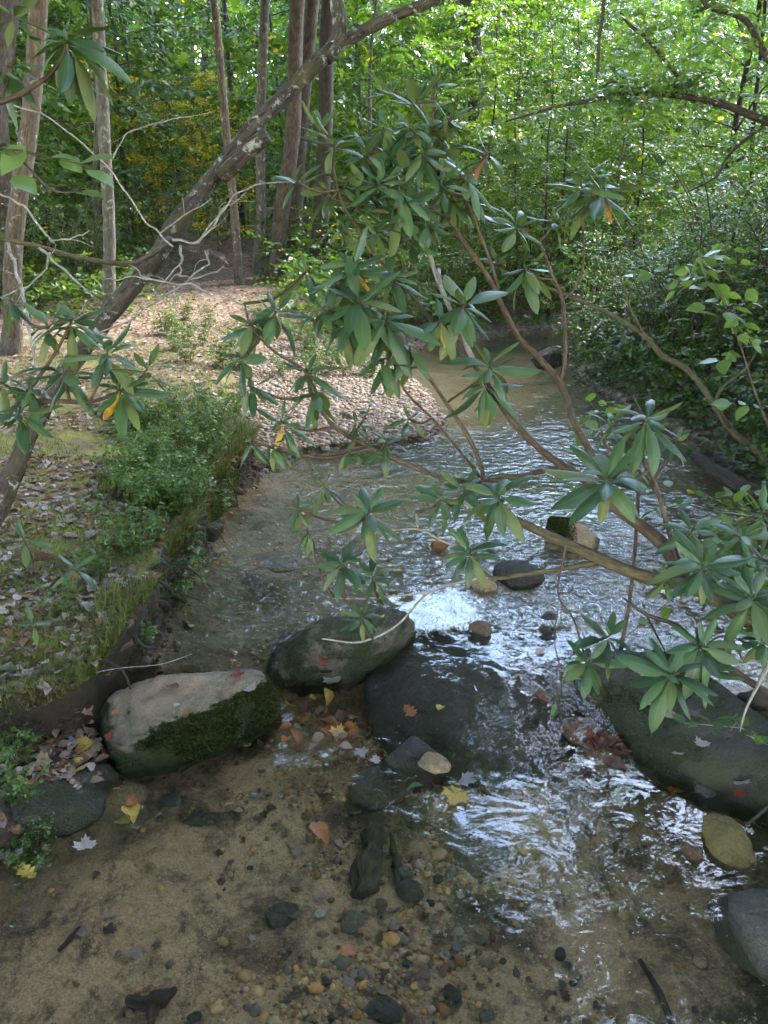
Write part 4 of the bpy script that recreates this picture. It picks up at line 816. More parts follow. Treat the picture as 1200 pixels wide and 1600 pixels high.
S = [([(1290, 1040, 2.1, 34), (1150, 955, 2.1, 28), (1085, 918, 2.12, 23), (1000, 898, 2.15, 22), (930, 870, 2.18, 19), (860, 838, 2.2, 16), (806, 812, 2.2, 12), (775, 792, 2.2, 7)], tg),
     ([(1085, 918, 2.12, 20), (1059, 893, 2.2, 22), (1035, 850, 2.25, 22), (965, 795, 2.25, 18), (920, 755, 2.25, 15), (879, 728, 2.25, 13), (843, 701, 2.25, 11), (800, 658, 2.25, 10), (769, 611, 2.3, 9), (740, 570, 2.3, 8), (690, 520, 2.3, 7), (650, 470, 2.3, 6), (605, 420, 2.3, 5)], tn),
     ([(879, 728, 2.25, 8), (830, 740, 2.25, 8), (755, 752, 2.25, 8), (700, 748, 2.2, 8), (642, 728, 2.2, 8), (580, 700, 2.2, 8), (530, 672, 2.2, 7), (497, 634, 2.15, 6), (480, 584, 2.15, 5), (426, 547, 2.1, 4.5), (392, 509, 2.1, 4), (382, 474, 2.1, 3)], tn),
     ([(755, 752, 2.25, 8), (751, 726, 2.25, 7), (730, 680, 2.25, 7), (697, 630, 2.25, 6), (663, 580, 2.25, 6), (630, 542, 2.25, 5), (602, 505, 2.25, 4)], tn),
     ([(750, 745, 2.3, 5), (684, 663, 2.35, 4), (638, 617, 2.35, 4), (612, 575, 2.35, 3)], tn),
     ([(965, 795, 2.3, 12), (926, 713, 2.35, 12), (898, 662, 2.35, 11), (875, 599, 2.4, 11), (836, 553, 2.4, 10), (812, 529, 2.4, 9), (781, 470, 2.4, 9), (759, 426, 2.4, 8), (705, 347, 2.4, 7), (688, 288, 2.4, 6), (676, 205, 2.4, 5), (680, 135, 2.4, 3.5)], tn),
     ([(875, 599, 2.4, 8), (883, 552, 2.4, 7), (879, 470, 2.45, 6), (863, 430, 2.45, 5), (844, 384, 2.45, 4), (810, 355, 2.45, 3.5)], tn),
     ([(781, 470, 2.4, 5), (772, 426, 2.4, 5), (751, 367, 2.35, 4.5), (730, 313, 2.35, 4), (713, 280, 2.35, 3.5)], tn),
     ([(605, 420, 2.3, 5), (580, 392, 2.3, 5), (555, 351, 2.3, 5), (530, 305, 2.3, 4.5), (522, 259, 2.3, 4), (522, 228, 2.3, 3)], tn),
     ([(700, 340, 2.4, 4), (640, 315, 2.35, 4), (600, 285, 2.35, 4), (573, 245, 2.35, 3.5)], tn),
     ([(879, 470, 2.45, 4), (905, 440, 2.45, 4), (912, 400, 2.45, 4), (912, 330, 2.45, 4), (930, 298, 2.45, 3)], tn),
     ([(930, 878, 2.18, 9), (870, 890, 2.2, 8), (820, 897, 2.2, 8), (770, 903, 2.2, 7), (748, 885, 2.2, 5), (735, 864, 2.2, 4)], tg),
     ([(770, 902, 2.2, 3.5), (733, 907, 2.2, 3.5), (670, 926, 2.2, 3.5), (620, 977, 2.2, 3.5), (563, 1003, 2.2, 3.5), (503, 998, 2.2, 2)], td),
     ([(670, 926, 2.2, 3), (577, 935, 2.2, 2.5), (520, 935, 2.2, 2)], td),
     ([(735, 864, 2.2, 3), (687, 843, 2.2, 4), (653, 827, 2.2, 3.5), (600, 827, 2.2, 3), (572, 812, 2.2, 3)], td),
     ([(653, 827, 2.2, 3), (650, 800, 2.2, 3)], td),
     ([(885, 850, 2.1, 3.5), (872, 926, 2.1, 3.5), (896, 967, 2.1, 3), (910, 1014, 2.1, 3), (918, 1036, 2.1, 2)], tn),
     ([(872, 950, 2.1, 2), (866, 1000, 2.1, 2.2), (876, 1050, 2.1, 2.2), (874, 1095, 2.1, 2)], tn),
     ([(1230, 1100, 2.05, 12), (1156, 1055, 2.05, 11), (1092, 1008, 2.05, 9), (1054, 976, 2.05, 8), (1010, 960, 2.05, 6), (975, 935, 2.05, 4)], M['bark_dark']),
     ([(1010, 960, 2.05, 4), (1030, 1000, 2.05, 3), (1040, 1020, 2.05, 2)], M['bark_dark']),
     ([(1064, 890, 2.2, 8), (1045, 830, 2.2, 7), (1025, 760, 2.2, 7), (1012, 735, 2.15, 6), (1000, 690, 2.1, 5), (1008, 658, 2.1, 4)], tn),
     ([(697, 630, 2.3, 4), (740, 600, 2.3, 4), (768, 575, 2.3, 3)], tn), ([(685, 420, 2.35, 7), (690, 450, 2.32, 7), (720, 520, 2.3, 7), (735, 560, 2.3, 6)], td), ([(658, 365, 2.4, 7), (672, 400, 2.4, 7), (690, 455, 2.4, 6), (740, 560, 2.35, 5)], td)]
W = [(680, 128, 2.4, 38, up), (650, 160, 2.4, 62, dict(up, n=8)), (672, 195, 2.4, 66, dict(n=12)), (612, 142, 2.4, 44, dict(up, n=4)), (522, 226, 2.3, 70, dict(n=9, hi=60, lo=-10)), (573, 245, 2.35, 66), (463, 283, 2.3, 60, dict(n=5, hi=60, lo=0)), (592, 288, 2.3, 68), (640, 272, 2.35, 66), (690, 238, 2.4, 66, dict(n=12)), (762, 240, 2.35, 56, dict(n=8, b=1)), (728, 272, 2.35, 72, dn), (622, 330, 2.3, 64, dict(y=1)), (655, 318, 2.35, 60, dn), (560, 322, 2.3, 56, dict(n=8)), (530, 350, 2.3, 50, dict(n=6)), (700, 305, 2.4, 56, dn), (610, 240, 2.4, 60), (545, 285, 2.35, 55, dict(n=8)), (690, 290, 2.3, 58, dict(n=8, y=1)), (500, 205, 2.35, 52, dict(up, n=6)), (640, 200, 2.35, 58), (600, 200, 2.35, 50, dict(n=8)), (705, 185, 2.4, 54, dict(n=9)), (660, 240, 2.3, 60), (625, 300, 2.25, 62, dn), (575, 300, 2.35, 58), (735, 310, 2.4, 52, dict(n=8)), (670, 350, 2.3, 54, dn), (590, 360, 2.3, 56, dict(n=9)), (515, 300, 2.35, 50, dict(n=8)), (640, 375, 2.35, 52, dict(n=9)), (695, 215, 2.4, 50, up),
     (553, 418, 2.2, 84, dict(n=12, y=1)), (612, 432, 2.25, 66, dict(n=9)), (478, 425, 2.2, 56, dict(n=6)), (520, 440, 2.2, 62, dict(n=9)), (560, 470, 2.15, 82, dict(n=12)), (602, 498, 2.15, 90, dict(n=11, hi=20, lo=-60)), (502, 482, 2.2, 52, dict(n=8)), (540, 505, 2.2, 60, dn), (432, 488, 2.1, 62, dict(y=1)), (394, 505, 2.1, 54, dn), (375, 560, 2.1, 58, dict(n=8)), (391, 604, 2.1, 46, dn), (480, 580, 2.15, 62, dict(n=10)), (490, 610, 2.15, 56, dn), (441, 660, 2.15, 54, dict(y=1, n=9)), (425, 695, 2.15, 42, dict(dn, n=6, y=1)), (393, 690, 2.15, 42, dict(dn, n=6)), (604, 560, 2.2, 66, dict(dn, n=8)), (546, 702, 2.2, 46, dict(n=8)), (602, 690, 2.2, 48, dict(n=8)), (638, 654, 2.25, 38, dict(n=6)), (556, 662, 2.2, 34, dict(n=6)), (576, 640, 2.25, 34, dict(n=5)),
     (725, 475, 2.2, 80, dict(n=11, hi=40)), (688, 500, 2.2, 64, dict(dn, y=1)), (766, 572, 2.2, 72, dict(n=10)), (758, 602, 2.2, 74, dict(hi=0, lo=-60, n=9, y=1)), (640, 545, 2.2, 60, dn),
     (808, 352, 2.45, 58, dict(n=9)), (868, 345, 2.45, 50, dict(n=7)), (908, 290, 2.45, 70, dict(n=10)), (942, 296, 2.45, 78, dict(n=11, b=1, y=1)), (820, 420, 2.45, 58, dict(n=9, hi=30)), (775, 410, 2.45, 44, dict(n=6)),
     (1010, 655, 2.1, 80, dict(n=13, y=1)), (955, 663, 2.15, 56, dict(n=9)), (950, 747, 2.0, 92, dict(n=15, y=1, hi=60, lo=-40)), (780, 775, 2.1, 72, dict(n=11)), (1055, 690, 2.2, 44, dict(n=6)),
     (466, 795, 2.2, 38, dict(n=8, y=1)), (506, 760, 2.2, 44, dict(n=8)), (576, 800, 2.1, 68, dict(n=12, y=1)), (536, 880, 2.1, 58, dict(n=11)), (725, 765, 2.15, 58, dict(n=10)), (690, 780, 2.15, 48, dict(n=8)), (735, 862, 2.1, 62, dict(n=10, y=1)), (565, 965, 2.1, 42, dict(n=9, y=1)), (582, 900, 2.15, 44, dict(n=8)), (480, 830, 2.2, 36, dn),
     (1100, 885, 2., 78, dict(n=13)), (1177, 935, 2., 78, dict(n=13)), (1040, 905, 2.1, 36, dict(n=7)), (950, 995, 2.05, 58, dict(n=9)), (920, 1035, 2., 58, dict(n=10)), (1050, 1055, 1.9, 82, dict(n=12)), (1096, 1010, 1.95, 74, dict(n=11)), (1082, 830, 2.15, 62, dict(n=10)), (1160, 838, 2.1, 64, dict(n=10)), (1090, 1042, 1.98, 64, dict(n=9)), (1190, 800, 2.2, 58, dict(n=9)), (1150, 880, 2.15, 60), (1195, 1000, 2.05, 60, dict(n=9)), (1135, 990, 2.1, 50, dict(n=7)), (870, 1090, 2.05, 32, dict(n=3))]
rp = D(1290, 1045, 2.1)
rhodo("rhododendron", np.array((rp[0], rp[1], gz(rp[0], rp[1]))), "large many stemmed rhododendron stretching across the stream above the cascade", S, W, seed0=1000)
# rooted stem of the big plant
SL_ = [([(-160, 800, 1.9, 14), (-60, 700, 1.9, 10), (20, 640, 1.85, 9), (77, 627, 1.8, 8), (140, 628, 1.75, 7), (187, 612, 1.75, 5)], tn), ([(20, 640, 1.85, 7), (60, 590, 1.8, 6), (90, 545, 1.75, 5), (112, 502, 1.75, 4)], tn), ([(140, 628, 1.75, 5), (160, 585, 1.7, 4), (168, 552, 1.7, 3.5)], tn), ([(112, 502, 1.75, 3), (85, 505, 1.75, 3), (75, 512, 1.75, 3)], tn), ([(187, 612, 1.75, 4), (215, 595, 1.75, 3), (230, 577, 1.75, 3)], tn)]
WL = [(112, 502, 1.75, 68, dict(n=13)), (75, 512, 1.75, 58, dict(n=9)), (168, 552, 1.7, 72, dict(n=11)), (187, 608, 1.72, 70, dict(n=10, y=2)), (230, 577, 1.75, 62, dict(n=7)), (100, 582, 1.75, 66, dict(n=10)), (50, 612, 1.8, 60, dict(n=10)), (30, 645, 1.75, 66, dict(n=9, y=1)), (5, 600, 1.8, 60, dict(n=8)), (15, 470, 1.85, 50, dict(n=7))]
p = D(-160, 800, 1.9)
rhodo("rhododendron", np.array((p[0], p[1], gz(p[0], p[1]))), "grey green rhododendron branch in front of the lichened leaning trunk", SL_, WL, seed0=3000)
SH_ = [([(-420, 500, 1.35, 22), (-300, 250, 1.32, 16), (-120, 190, 1.3, 12), (0, 160, 1.28, 9), (60, 130, 1.27, 7), (95, 95, 1.26, 6), (103, 70, 1.26, 5)], tn), ([(0, 160, 1.28, 6), (10, 130, 1.3, 5), (15, 105, 1.3, 4)], tn)]
WH = [(104, 62, 1.26, 98, dict(n=14, y=1, b=1, hi=35, lo=-55)), (12, 105, 1.3, 74, dict(n=9, hi=20, lo=-50)), (20, 25, 1.32, 60, dict(n=7))]
p = D(-420, 500, 1.35); rt = rhodo("rhododendron", np.array((p[0], p[1], gz(p[0], p[1]))), "rhododendron tip with drooping leaves hanging in at the upper corner of the view", SH_, WH, seed0=4000)
mb = MB(); q = D(-420, 500, 1.35); tube(mb, [np.array((q[0]-.05, q[1], gz(q[0]-.05, q[1])-.05)), (q+np.array((q[0]-.1, q[1], 0)))/2, q], [.02, .017, .012], 7, 5, .1, 4); mb.obj("branch", tn, rt)
# seedlings on the bank
# ------------------------------------------------------------------ leaning tree with dead twigs
lp = [(-75, 930, 2.72, 60), (-30, 845, 2.75, 56), (10, 765, 2.8, 52), (40, 690, 2.8, 50), (90, 600, 2.85, 48), (150, 520, 2.9, 50), (200, 455, 2.9, 52), (245, 400, 2.9, 50), (290, 330, 2.95, 46), (340, 268, 3., 46), (395, 198, 3., 40), (450, 145, 3.05, 40), (500, 95, 3.05, 42), (540, 65, 3.1, 36), (600, 32, 3.1, 30), (690, -5, 3.1, 26), (800, -60, 3.2, 22), (950, -170, 3.3, 14)]
p = D(*lp[0][:3]); lb = np.array((p[0]-.02, p[1], gz(p[0], p[1])))
lt = empty("leaning_tree", lb, "lichen spotted grey trunk leaning diagonally across the upper view", "tree")
mb = MB(); pts = [lb-np.array((.08, 0, .15))]+[D(*q[:3]) for q in lp]; rr = [.09]+[q[3]*q[2]/FOC/2 for q in lp]
tube(mb, pts, [x*.57 for x in rr], 24, 9, .3, 55); mb.obj("trunk", M['bark_lean'], lt)
for s in [[(508, 92, 3.05, 26), (528, 62, 3.05, 24), (530, 30, 3.05, 24), (525, -5, 3.05, 23), (520, -80, 3.05, 20)], [(345, 275, 2.97, 28), (375, 248, 2.94, 28), (398, 226, 2.92, 26), (418, 212, 2.9, 22)], [(250, 380, 2.85, 12), (262, 378, 2.8, 12), (240, 395, 2.7, 9), (200, 412, 2.6, 8), (120, 402, 2.45, 8), (60, 385, 2.35, 7), (0, 372, 2.3, 7), (-80, 350, 2.2, 6)], [(262, 375, 2.85, 14), (290, 385, 2.75, 12), (320, 392, 2.7, 10), (345, 400, 2.65, 8), (362, 416, 2.65, 5)]]:
    mb = MB(); tube(mb, [D(*q[:3]) for q in s], [q[3]*q[2]/FOC/2 for q in s], 12, 8, .2, 57); mb.obj("branch", M['bark_lean'] if s[0][3] > 13 else M['twig_green'], lt)
tw = [[(282, 385, 2.7, 6), (283, 413, 2.6, 4), (281, 430, 2.6, 4), (300, 434, 2.6, 3.5), (335, 428, 2.6, 3), (350, 415, 2.6, 2)], [(270, 375, 2.7, 5), (310, 380, 2.65, 4.5), (335, 352, 2.65, 4), (365, 305, 2.65, 3), (400, 288, 2.65, 2.5), (470, 283, 2.7, 2)], [(310, 380, 2.65, 4), (350, 325, 2.7, 3), (385, 300, 2.7, 2)], [(270, 385, 2.7, 4), (230, 350, 2.7, 3.5), (190, 290, 2.75, 3), (150, 240, 2.75, 3), (80, 185, 2.8, 3), (10, 160, 2.8, 3)],
      [(327, 413, 2.6, 3.5), (267, 457, 2.5, 4), (207, 500, 2.4, 3.5), (147, 523, 2.35, 2.5)], [(320, 392, 2.68, 3), (327, 413, 2.6, 3.5)], [(200, 412, 2.6, 3), (215, 425, 2.55, 3), (240, 437, 2.5, 3.5), (300, 445, 2.45, 4), (367, 467, 2.4, 4), (400, 487, 2.35, 3), (440, 500, 2.3, 2)], [(240, 437, 2.5, 3), (200, 432, 2.5, 3), (177, 440, 2.5, 2)], [(272, 446, 2.5, 2.5), (273, 465, 2.5, 2), (276, 482, 2.5, 1.5)], [(60, 387, 2.35, 5), (100, 420, 2.3, 4), (147, 465, 2.25, 2.5)], [(285, 410, 2.6, 3), (265, 430, 2.6, 3), (247, 448, 2.6, 2)],
      [(13, 380, 2.3, 6), (25, 427, 2.2, 6), (43, 483, 2.15, 6), (50, 537, 2.1, 6), (62, 597, 2.05, 5), (75, 625, 2., 5), (90, 660, 1.95, 3)], [(62, 597, 2.05, 3), (30, 605, 2., 2.5), (10, 612, 2., 2)], [(-60, 270, 2.3, 4), (0, 302, 2.3, 4), (40, 325, 2.3, 4), (75, 365, 2.3, 4), (82, 380, 2.3, 3)], [(80, 375, 2.3, 3), (110, 372, 2.3, 3), (140, 360, 2.3, 2)], [(78, 395, 2.35, 4), (72, 420, 2.3, 3), (45, 445, 2.25, 3), (0, 465, 2.2, 3)],
      [(175, 250, 2.75, 3), (200, 210, 2.8, 2.5), (250, 190, 2.8, 2), (330, 175, 2.85, 1.5)], [(250, 365, 2.75, 3), (280, 340, 2.7, 2.5), (330, 310, 2.7, 1.5)]]
for s in tw:
    P0 = np.array([q[:3] for q in s]); tt = np.linspace(0, len(s)-1, (len(s)-1)*3+1); P1 = np.stack([np.interp(tt, np.arange(len(s)), P0[:, k]) for k in range(3)], 1); ww = np.interp(tt, np.arange(len(s)), [q[3] for q in s])*.85
    P1[1:-1, :2] += rng.normal(0, 1.5, (len(P1)-2, 2)); mb = MB(); P, _ = tube(mb, [D(*q) for q in P1], ww*P1[:, 2]/FOC/2, 6, 4, .25, 58); mb.obj("dead_twig", td, lt)
    for k in range(max(1, len(s)//2-1)):
        j = int(rng.uniform(.3, .95)*(len(P)-1)); dd = unit(P[j]-P[j-1])+rng.normal(0, .7, 3); l_ = rng.uniform(.03, .10); m2 = MB(); tube(m2, [P[j], P[j]+unit(dd)*l_*.5, P[j]+unit(dd+rng.normal(0, .3, 3))*l_], [.0017, .0012, .0008], 5, 4); m2.obj("dead_twig", td, lt)
# broad soft leaves of a little branch at the left edge
bl = empty("leafy_branch", D(-60, 240, 1.7), "thin twig with broad pale green leaves reaching in past the blotchy pale trunk", "branch")
mb = MB(); tube(mb, [D(-60, 240, 1.7), D(20, 235, 1.7), D(70, 245, 1.7), D(140, 260, 1.7)], [.004, .0035, .003, .002], 5, 5); tube(mb, [D(20, 235, 1.7), D(80, 295, 1.7), D(130, 300, 1.7)], [.003, .0025, .002], 5, 5); mb.obj("twig", tn, bl)
mb = MB(); P, d, s_ = [], [], []
for px, py, ax, ay, L in [(95, 245, .6, .5, 34), (125, 255, 1., -.3, 46), (135, 265, .9, .6, 40), (15, 245, -.2, -.2, 48), (40, 228, -.4, .6, 46), (70, 248, .9, -.1, 40), (118, 300, 1, .15, 40), (20, 275, .5, .4, 40)]:
    P.append(D(px, py, 1.7)); d.append((ax, -.25, -ay*.7)); s_.append(L*1.7/FOC*1.3)
inst(mb, LT2*np.array((1.25, 1, 1)), LF2, None, frames(np.array(d), np.array((0., -.4, 1.))+rng.normal(0, .25, (len(P), 3))), np.array(P), np.array(s_)); mb.obj("foliage", M['leaf_blue'], bl)
# small leafy shrub branches near right edge
for k, (pts, lab) in enumerate([([(1260, 800, 3.2), (1190, 640, 3.2), (1150, 520, 3.1), (1110, 430, 3.1), (1085, 400, 3.1)], "pale broad leaved sapling arching out of the thicket above the right shore"), ([(1280, 900, 2.7), (1210, 830, 2.6), (1150, 800, 2.5), (1100, 770, 2.5)], "light green sprig between rhododendron whorls by the shore log"), ([(1330, 1000, 2.4), (1230, 950, 2.3), (1170, 900, 2.3), (1140, 850, 2.3)], "light green leafy sprig tucked behind the rhododendron at the slab's rear"), ([(1230, 990, 2.), (1190, 1060, 2.), (1165, 1110, 2.), (1155, 1150, 2.)], "little hanging twig with a few green leaves beside the mossy slab"), ([(1000, 735, 2.6), (950, 700, 2.6), (930, 640, 2.6), (900, 620, 2.6)], "small round leaved twig over the water between two rhododendron whorls")]):
    pp = [D(*q) for q in pts]; t = empty("leafy_sapling", pp[0], lab, "sapling"); mb = MB(); P, _ = tube(mb, pp, np.linspace(.006, .0015, len(pp)), 5, 6); SPp, SDd, SLl = [], [], []
    if k != 3:
        g0 = pp[0].copy(); g0[2] = gz(g0[0], g0[1])-.05; tube(mb, [g0, (g0+pp[0])/2+np.array((.02, 0, 0)), pp[0]], [.008, .007, .006], 5, 5)
    for j in range([19, 18, 26, 4, 7][k]):
        q = P[int(rng.uniform(.15 if k != 3 else .85, 1)*(len(P)-1))]; a = rng.uniform(0, 6.28); SPp.append(q); SDd.append((math.cos(a), math.sin(a), rng.normal(0, .3))); SLl.append(rng.uniform(.12, .32)*(.5 if k > 2 else 1))
        tube(mb, [q, q+np.array(SDd[-1])*SLl[-1]*.9-np.array((0, 0, .2*SLl[-1]))], [.0015, .001], 4, 3)
    mb.obj("stem", M['twig_dead'] if k == 3 else tn, t); mb = MB(); sprays(mb, np.array(SPp), np.array(SDd), np.array(SLl), 5, [.07, .05, .05, .045, .05][k], T=LT2*np.array((1.2, 1, 1)), F=LF2); mb.obj("foliage", M['leaf_blue' if k in (0, 4) else 'herb'], t)

# ------------------------------------------------------------------ bank herbs, grass, litter
hp = []
for i in range(4):
    r2 = np.random.default_rng(600+i); st, lf = MB(), MB(); SP, SD, SL = [], [], []
    for s in range(12):
        a = r2.uniform(0, 6.28); L = r2.uniform(.18, .42); o_ = np.array((math.cos(a), math.sin(a), 0)); b0 = o_*r2.uniform(0, .07)
        P, _ = tube(st, [b0-(0, 0, .03), b0+o_*L*.2+(0, 0, L*.6), b0+o_*L*.45+(0, 0, L)], [.003, .0025, .0012], 4, 4)
        for k in range(7):
            q = P[int((.25+.75*(k/6))*(len(P)-1))]; an = r2.uniform(0, 6.28); SP.append(q); SD.append((math.cos(an), math.sin(an), r2.normal(.15, .25))); SL.append(r2.uniform(.05, .11))
    sprays(lf, np.array(SP), np.array(SD), np.array(SL), 6, .034, T=LT2, F=LF2, droop=.15); hp.append((st, lf))
HB = {}
def herb(i, leafk, x, y, s):
    key = (i, leafk); first = key not in HB
    if first:
        root = empty("herb_plant", (0, 0, 0)); hp[i][0].obj("stem", M['grass'], root); hp[i][1].obj("foliage", M[leafk], root); HB[key] = root
    return place(HB[key], first, x, y, random.uniform(0, 6.28), s)
groups = {"A": [], "B": [], "C": [], "D": []}
for k in range(64):
    for _ in range(50):
        px = random.gauss(285, 75); py = random.gauss(715, 72); g = G(px, py, .42)
        xl = tab(YL, g[1])
        if g[0] < xl+.02 and 180 < px < 410 and 610 < py < 850: break
    groups["A"].append(herb(random.randrange(4), 'herb', g[0], g[1], random.uniform(.3, .6)))
for k in range(12):
    g = G(random.uniform(190, 400), random.uniform(478, 550), .5); groups["B"].append(herb(random.randrange(4), 'leaf_mid', g[0], g[1], random.uniform(.4, .8)))
for k in range(12):
    g = G(random.uniform(440, 590), random.uniform(505, 575), .35); groups["B"].append(herb(random.randrange(4), 'leaf_mid', g[0], g[1], random.uniform(.45, .85)))
for k in range(46):
    y = 3.8+random.random()*6.5; x = float(tab(YR, y))+random.uniform(.35, 2.6); groups["C"].append(herb(random.randrange(4), random.choice(['leaf_mid', 'herb', 'leaf_dark']), x, y, random.uniform(.7, 1.5)))
for px, py in [(5, 1085), (15, 1190), (215, 950), (150, 905), (235, 880), (95, 965), (300, 800), (10, 1140)]:
    g = G(px, py, .3); groups["D"].append(herb(random.randrange(4), 'herb', g[0], g[1], random.uniform(.25, .4)))
for key, txt, grp in (("A", "bright green herb in the clump on the stream bank", "herbs of the bank clump"), ("B", "low green plant beside the leafy path", "low plants along the path"), ("C", "leafy undergrowth plant below the thicket", "undergrowth plants on the far bank"), ("D", "tiny green sprout at the mossy bank edge", "sprouts on the near bank")):
    for i, o in enumerate(sorted(groups[key], key=lambda o: (proj(o.location)[0]))): tag(o, "%s, %s counted from the left" % (txt, ordn(i+1)), "plant", grp)
def soilmat():
    m = NT("crumbled soil"); c = m.ramp(m.island(), [(0, (.018, .013, .009)), (.6, (.05, .035, .023)), (1, (.10, .075, .052))]); return m.done(m.bsdf(c, .9, .15, m.bump(m.noise(m.pos(), 200, 3), .002, .8)))
M['soil'] = soilmat()
n = 9000; y = 1.75+rng.random(n)*3.1; db = rng.uniform(-.16, .10, n); x = edges(np.zeros(n), y)[1]-db; xl_, xb_, _ = edges(x, y); k = (x < xl_+.03) & (fb2(x, y, 5., 3, 91) > -.25); x, y = x[k], y[k]
tag(gravel("bank_soil", x+over(x, y)*.8, y, gzs(x, y)-.002, rng.lognormal(math.log(.008), .5, len(x)), M['soil'], 5), "crumbled dark soil clods on the undercut bank face", "soil")
n = 320; y = 1.8+rng.random(n)*.8; x = edges(np.zeros(n), y)[1]+rng.uniform(-.02, .14, n); LX = (x, y)
def blades(name, x, y, z, h, mat, label, lean=None, w=.0035):
    n = len(x); a = rng.uniform(0, 6.28, n); bend = rng.uniform(.25, .9, n); dx = np.cos(a)*bend; dy = np.sin(a)*bend
    if lean is not None: dx = dx+lean[0]; dy = dy+lean[1]
    t = np.array([0, .45, .8, 1.]); mb = MB(); V = np.zeros((n, 7, 3)); sx = -np.sin(a); sy = np.cos(a); wv = w*rng.uniform(.6, 1.4, n)
    for k in range(4):
        cx = x+dx*h*t[k]**2; cy = y+dy*h*t[k]**2; cz = z+h*(t[k]-.45*np.hypot(dx, dy)*t[k]**2)-.004
        ww = wv*(1-t[k]*.9)
        if k < 3: V[:, 2*k] = np.stack([cx-sx*ww, cy-sy*ww, cz], 1); V[:, 2*k+1] = np.stack([cx+sx*ww, cy+sy*ww, cz], 1)
        else: V[:, 6] = np.stack([cx, cy, cz], 1)
    off = (np.arange(n)*7)[:, None, None]; mb.add(V.reshape(-1, 3), (np.array([[4, 5, 6]])[None]+off).reshape(-1, 3), (np.array([[0, 1, 3, 2], [2, 3, 5, 4]])[None]+off).reshape(-1, 4))
    return tag(mb.obj(name, mat), label, "grass", kind='stuff')
n = 95000; y = 1.75+rng.random(n)**1.3*6; db = rng.random(n)**2.2*2.6+.03; x = tab(YB, y)-db; k = (fb2(x, y, 3.2, 4, 71)+.30*np.exp(-db/.25) > -.04); x, y, db = x[k], y[k], db[k]
blades("grass", x+over(x, y), y, gzs(x, y), rng.uniform(.010, .038, len(x))*(1+.8*np.exp(-np.abs(db-.05)/.06)), M['grass'], "short mossy grass along the near bank and its edge", None, .0020)
n = 4200; y = 2.2+rng.random(n)**.6*2.7; x = tab(YB, y)-rng.random(n)**2*np.where(y > 3.4, .5, .12)-.02; k = (y > 3.4) | (fb2(x, y, 4, 3, 73) > .08); x, y = x[k], y[k]; n = len(x); blades("bank_grass", x+over(x, y), y, gzs(x, y), rng.uniform(.06, .2, n), M['grass'], "longer drooping grass over the bank edge by the herb clump", (.25, -.1), .003)
# leaf litter mass
def leaf_shapes():
    oval = (LT2*np.array((1.25, 1, 2.5)), LF2)
    def fan(half, cy, seed):
        h = np.array(half); V = np.vstack([h, np.stack([-h[-2:0:-1, 0], h[-2:0:-1, 1]], 1)]); n = len(V); r = np.hypot(V[:, 0], V[:, 1]-cy); g = np.random.default_rng(seed)
        V = np.stack([V[:, 0], V[:, 1], .35*r**2+g.normal(0, .05, n)], 1); V = np.vstack([V, (0, cy, 0)]); return V, [(k, (k+1) % n, n) for k in range(n)]
    maple = fan([(0, 0), (.03, .10), (.34, .0), (.30, .16), (.56, .28), (.44, .36), (.50, .60), (.30, .55), (.17, .66), (.19, .84), (.09, .80), (0, 1.)], .34, 1)
    oak = fan([(0, 0), (.06, .10), (.22, .17), (.13, .28), (.32, .42), (.17, .52), (.33, .68), (.17, .76), (.18, .92), (0, 1.)], .45, 2)
    return [oval, maple, oak]
LS = leaf_shapes()
def litter(name, x, y, z, s, mat, label, tilt=.22):
    mb = MB(); n = len(x); a = rng.uniform(0, 6.28, n); d = np.stack([np.cos(a), np.sin(a), rng.normal(0, tilt*.6, n)], 1); nn = np.stack([rng.normal(0, tilt, n), rng.normal(0, tilt, n), rng.choice([1, 1, -1], n)], 1); B = frames(d, nn); P = np.stack([x, y, z], 1); w = rng.choice(3, n, p=[.7, .15, .15])
    for k in range(3):
        i = w == k; T, F = LS[k]; inst(mb, T, F, None, B[i], P[i], s[i])
    return tag(mb.obj(name, mat), label, "leaves", kind='stuff')
n = 30000; y = 1.6+rng.random(n)**1.6*13; x = tab(YB, y)-.05-rng.random(n)**1.3*(1.2+.42*y); nz = fb2(x, y, 2.4, 4, 72); k = (nz > -.18)
k = k & ~((x > tab(YB, y)-.25) & (y > 4.9) & (rng.random(n) < .75)); x, y = x[k], y[k]; litter("leaf_litter", x+over(x, y), y, gzs(x, y)+.005, rng.uniform(.6, 1.3, len(x))*np.clip(.018+.006*y, .03, .044), M['litter'], "dry brown and pinkish fallen leaves covering the bank and path")
n = 9000; y = 1.5+rng.random(n)**1.2*11; x = tab(YR, y)+rng.random(n)**1.3*4; litter("leaf_litter", x, y, gzs(x, y)+.006, rng.uniform(.03, .06, n), M['litter_dark'], "dark fallen leaves over the thicket floor")
n = 700; x = rng.uniform(-1.5, -.82, n); y = rng.uniform(1.55, 2.15, n); x = np.concatenate([x, LX[0]]); y = np.concatenate([y, LX[1]]); n = len(x); k = x < tab(YL, y)-.02; litter("leaf_litter", x[k], y[k], gzs(x[k], y[k])+.006, rng.uniform(.025, .05, k.sum()), M['litter'], "damp leaves scattered on the muddy shore")
x, y, z = DEBRIS; litter("leaf_debris", x, y, z+.004, rng.uniform(.012, .04, len(x)), M['litter_dark'], "sodden dark leaf scraps on the bed of the lower pool", .3)
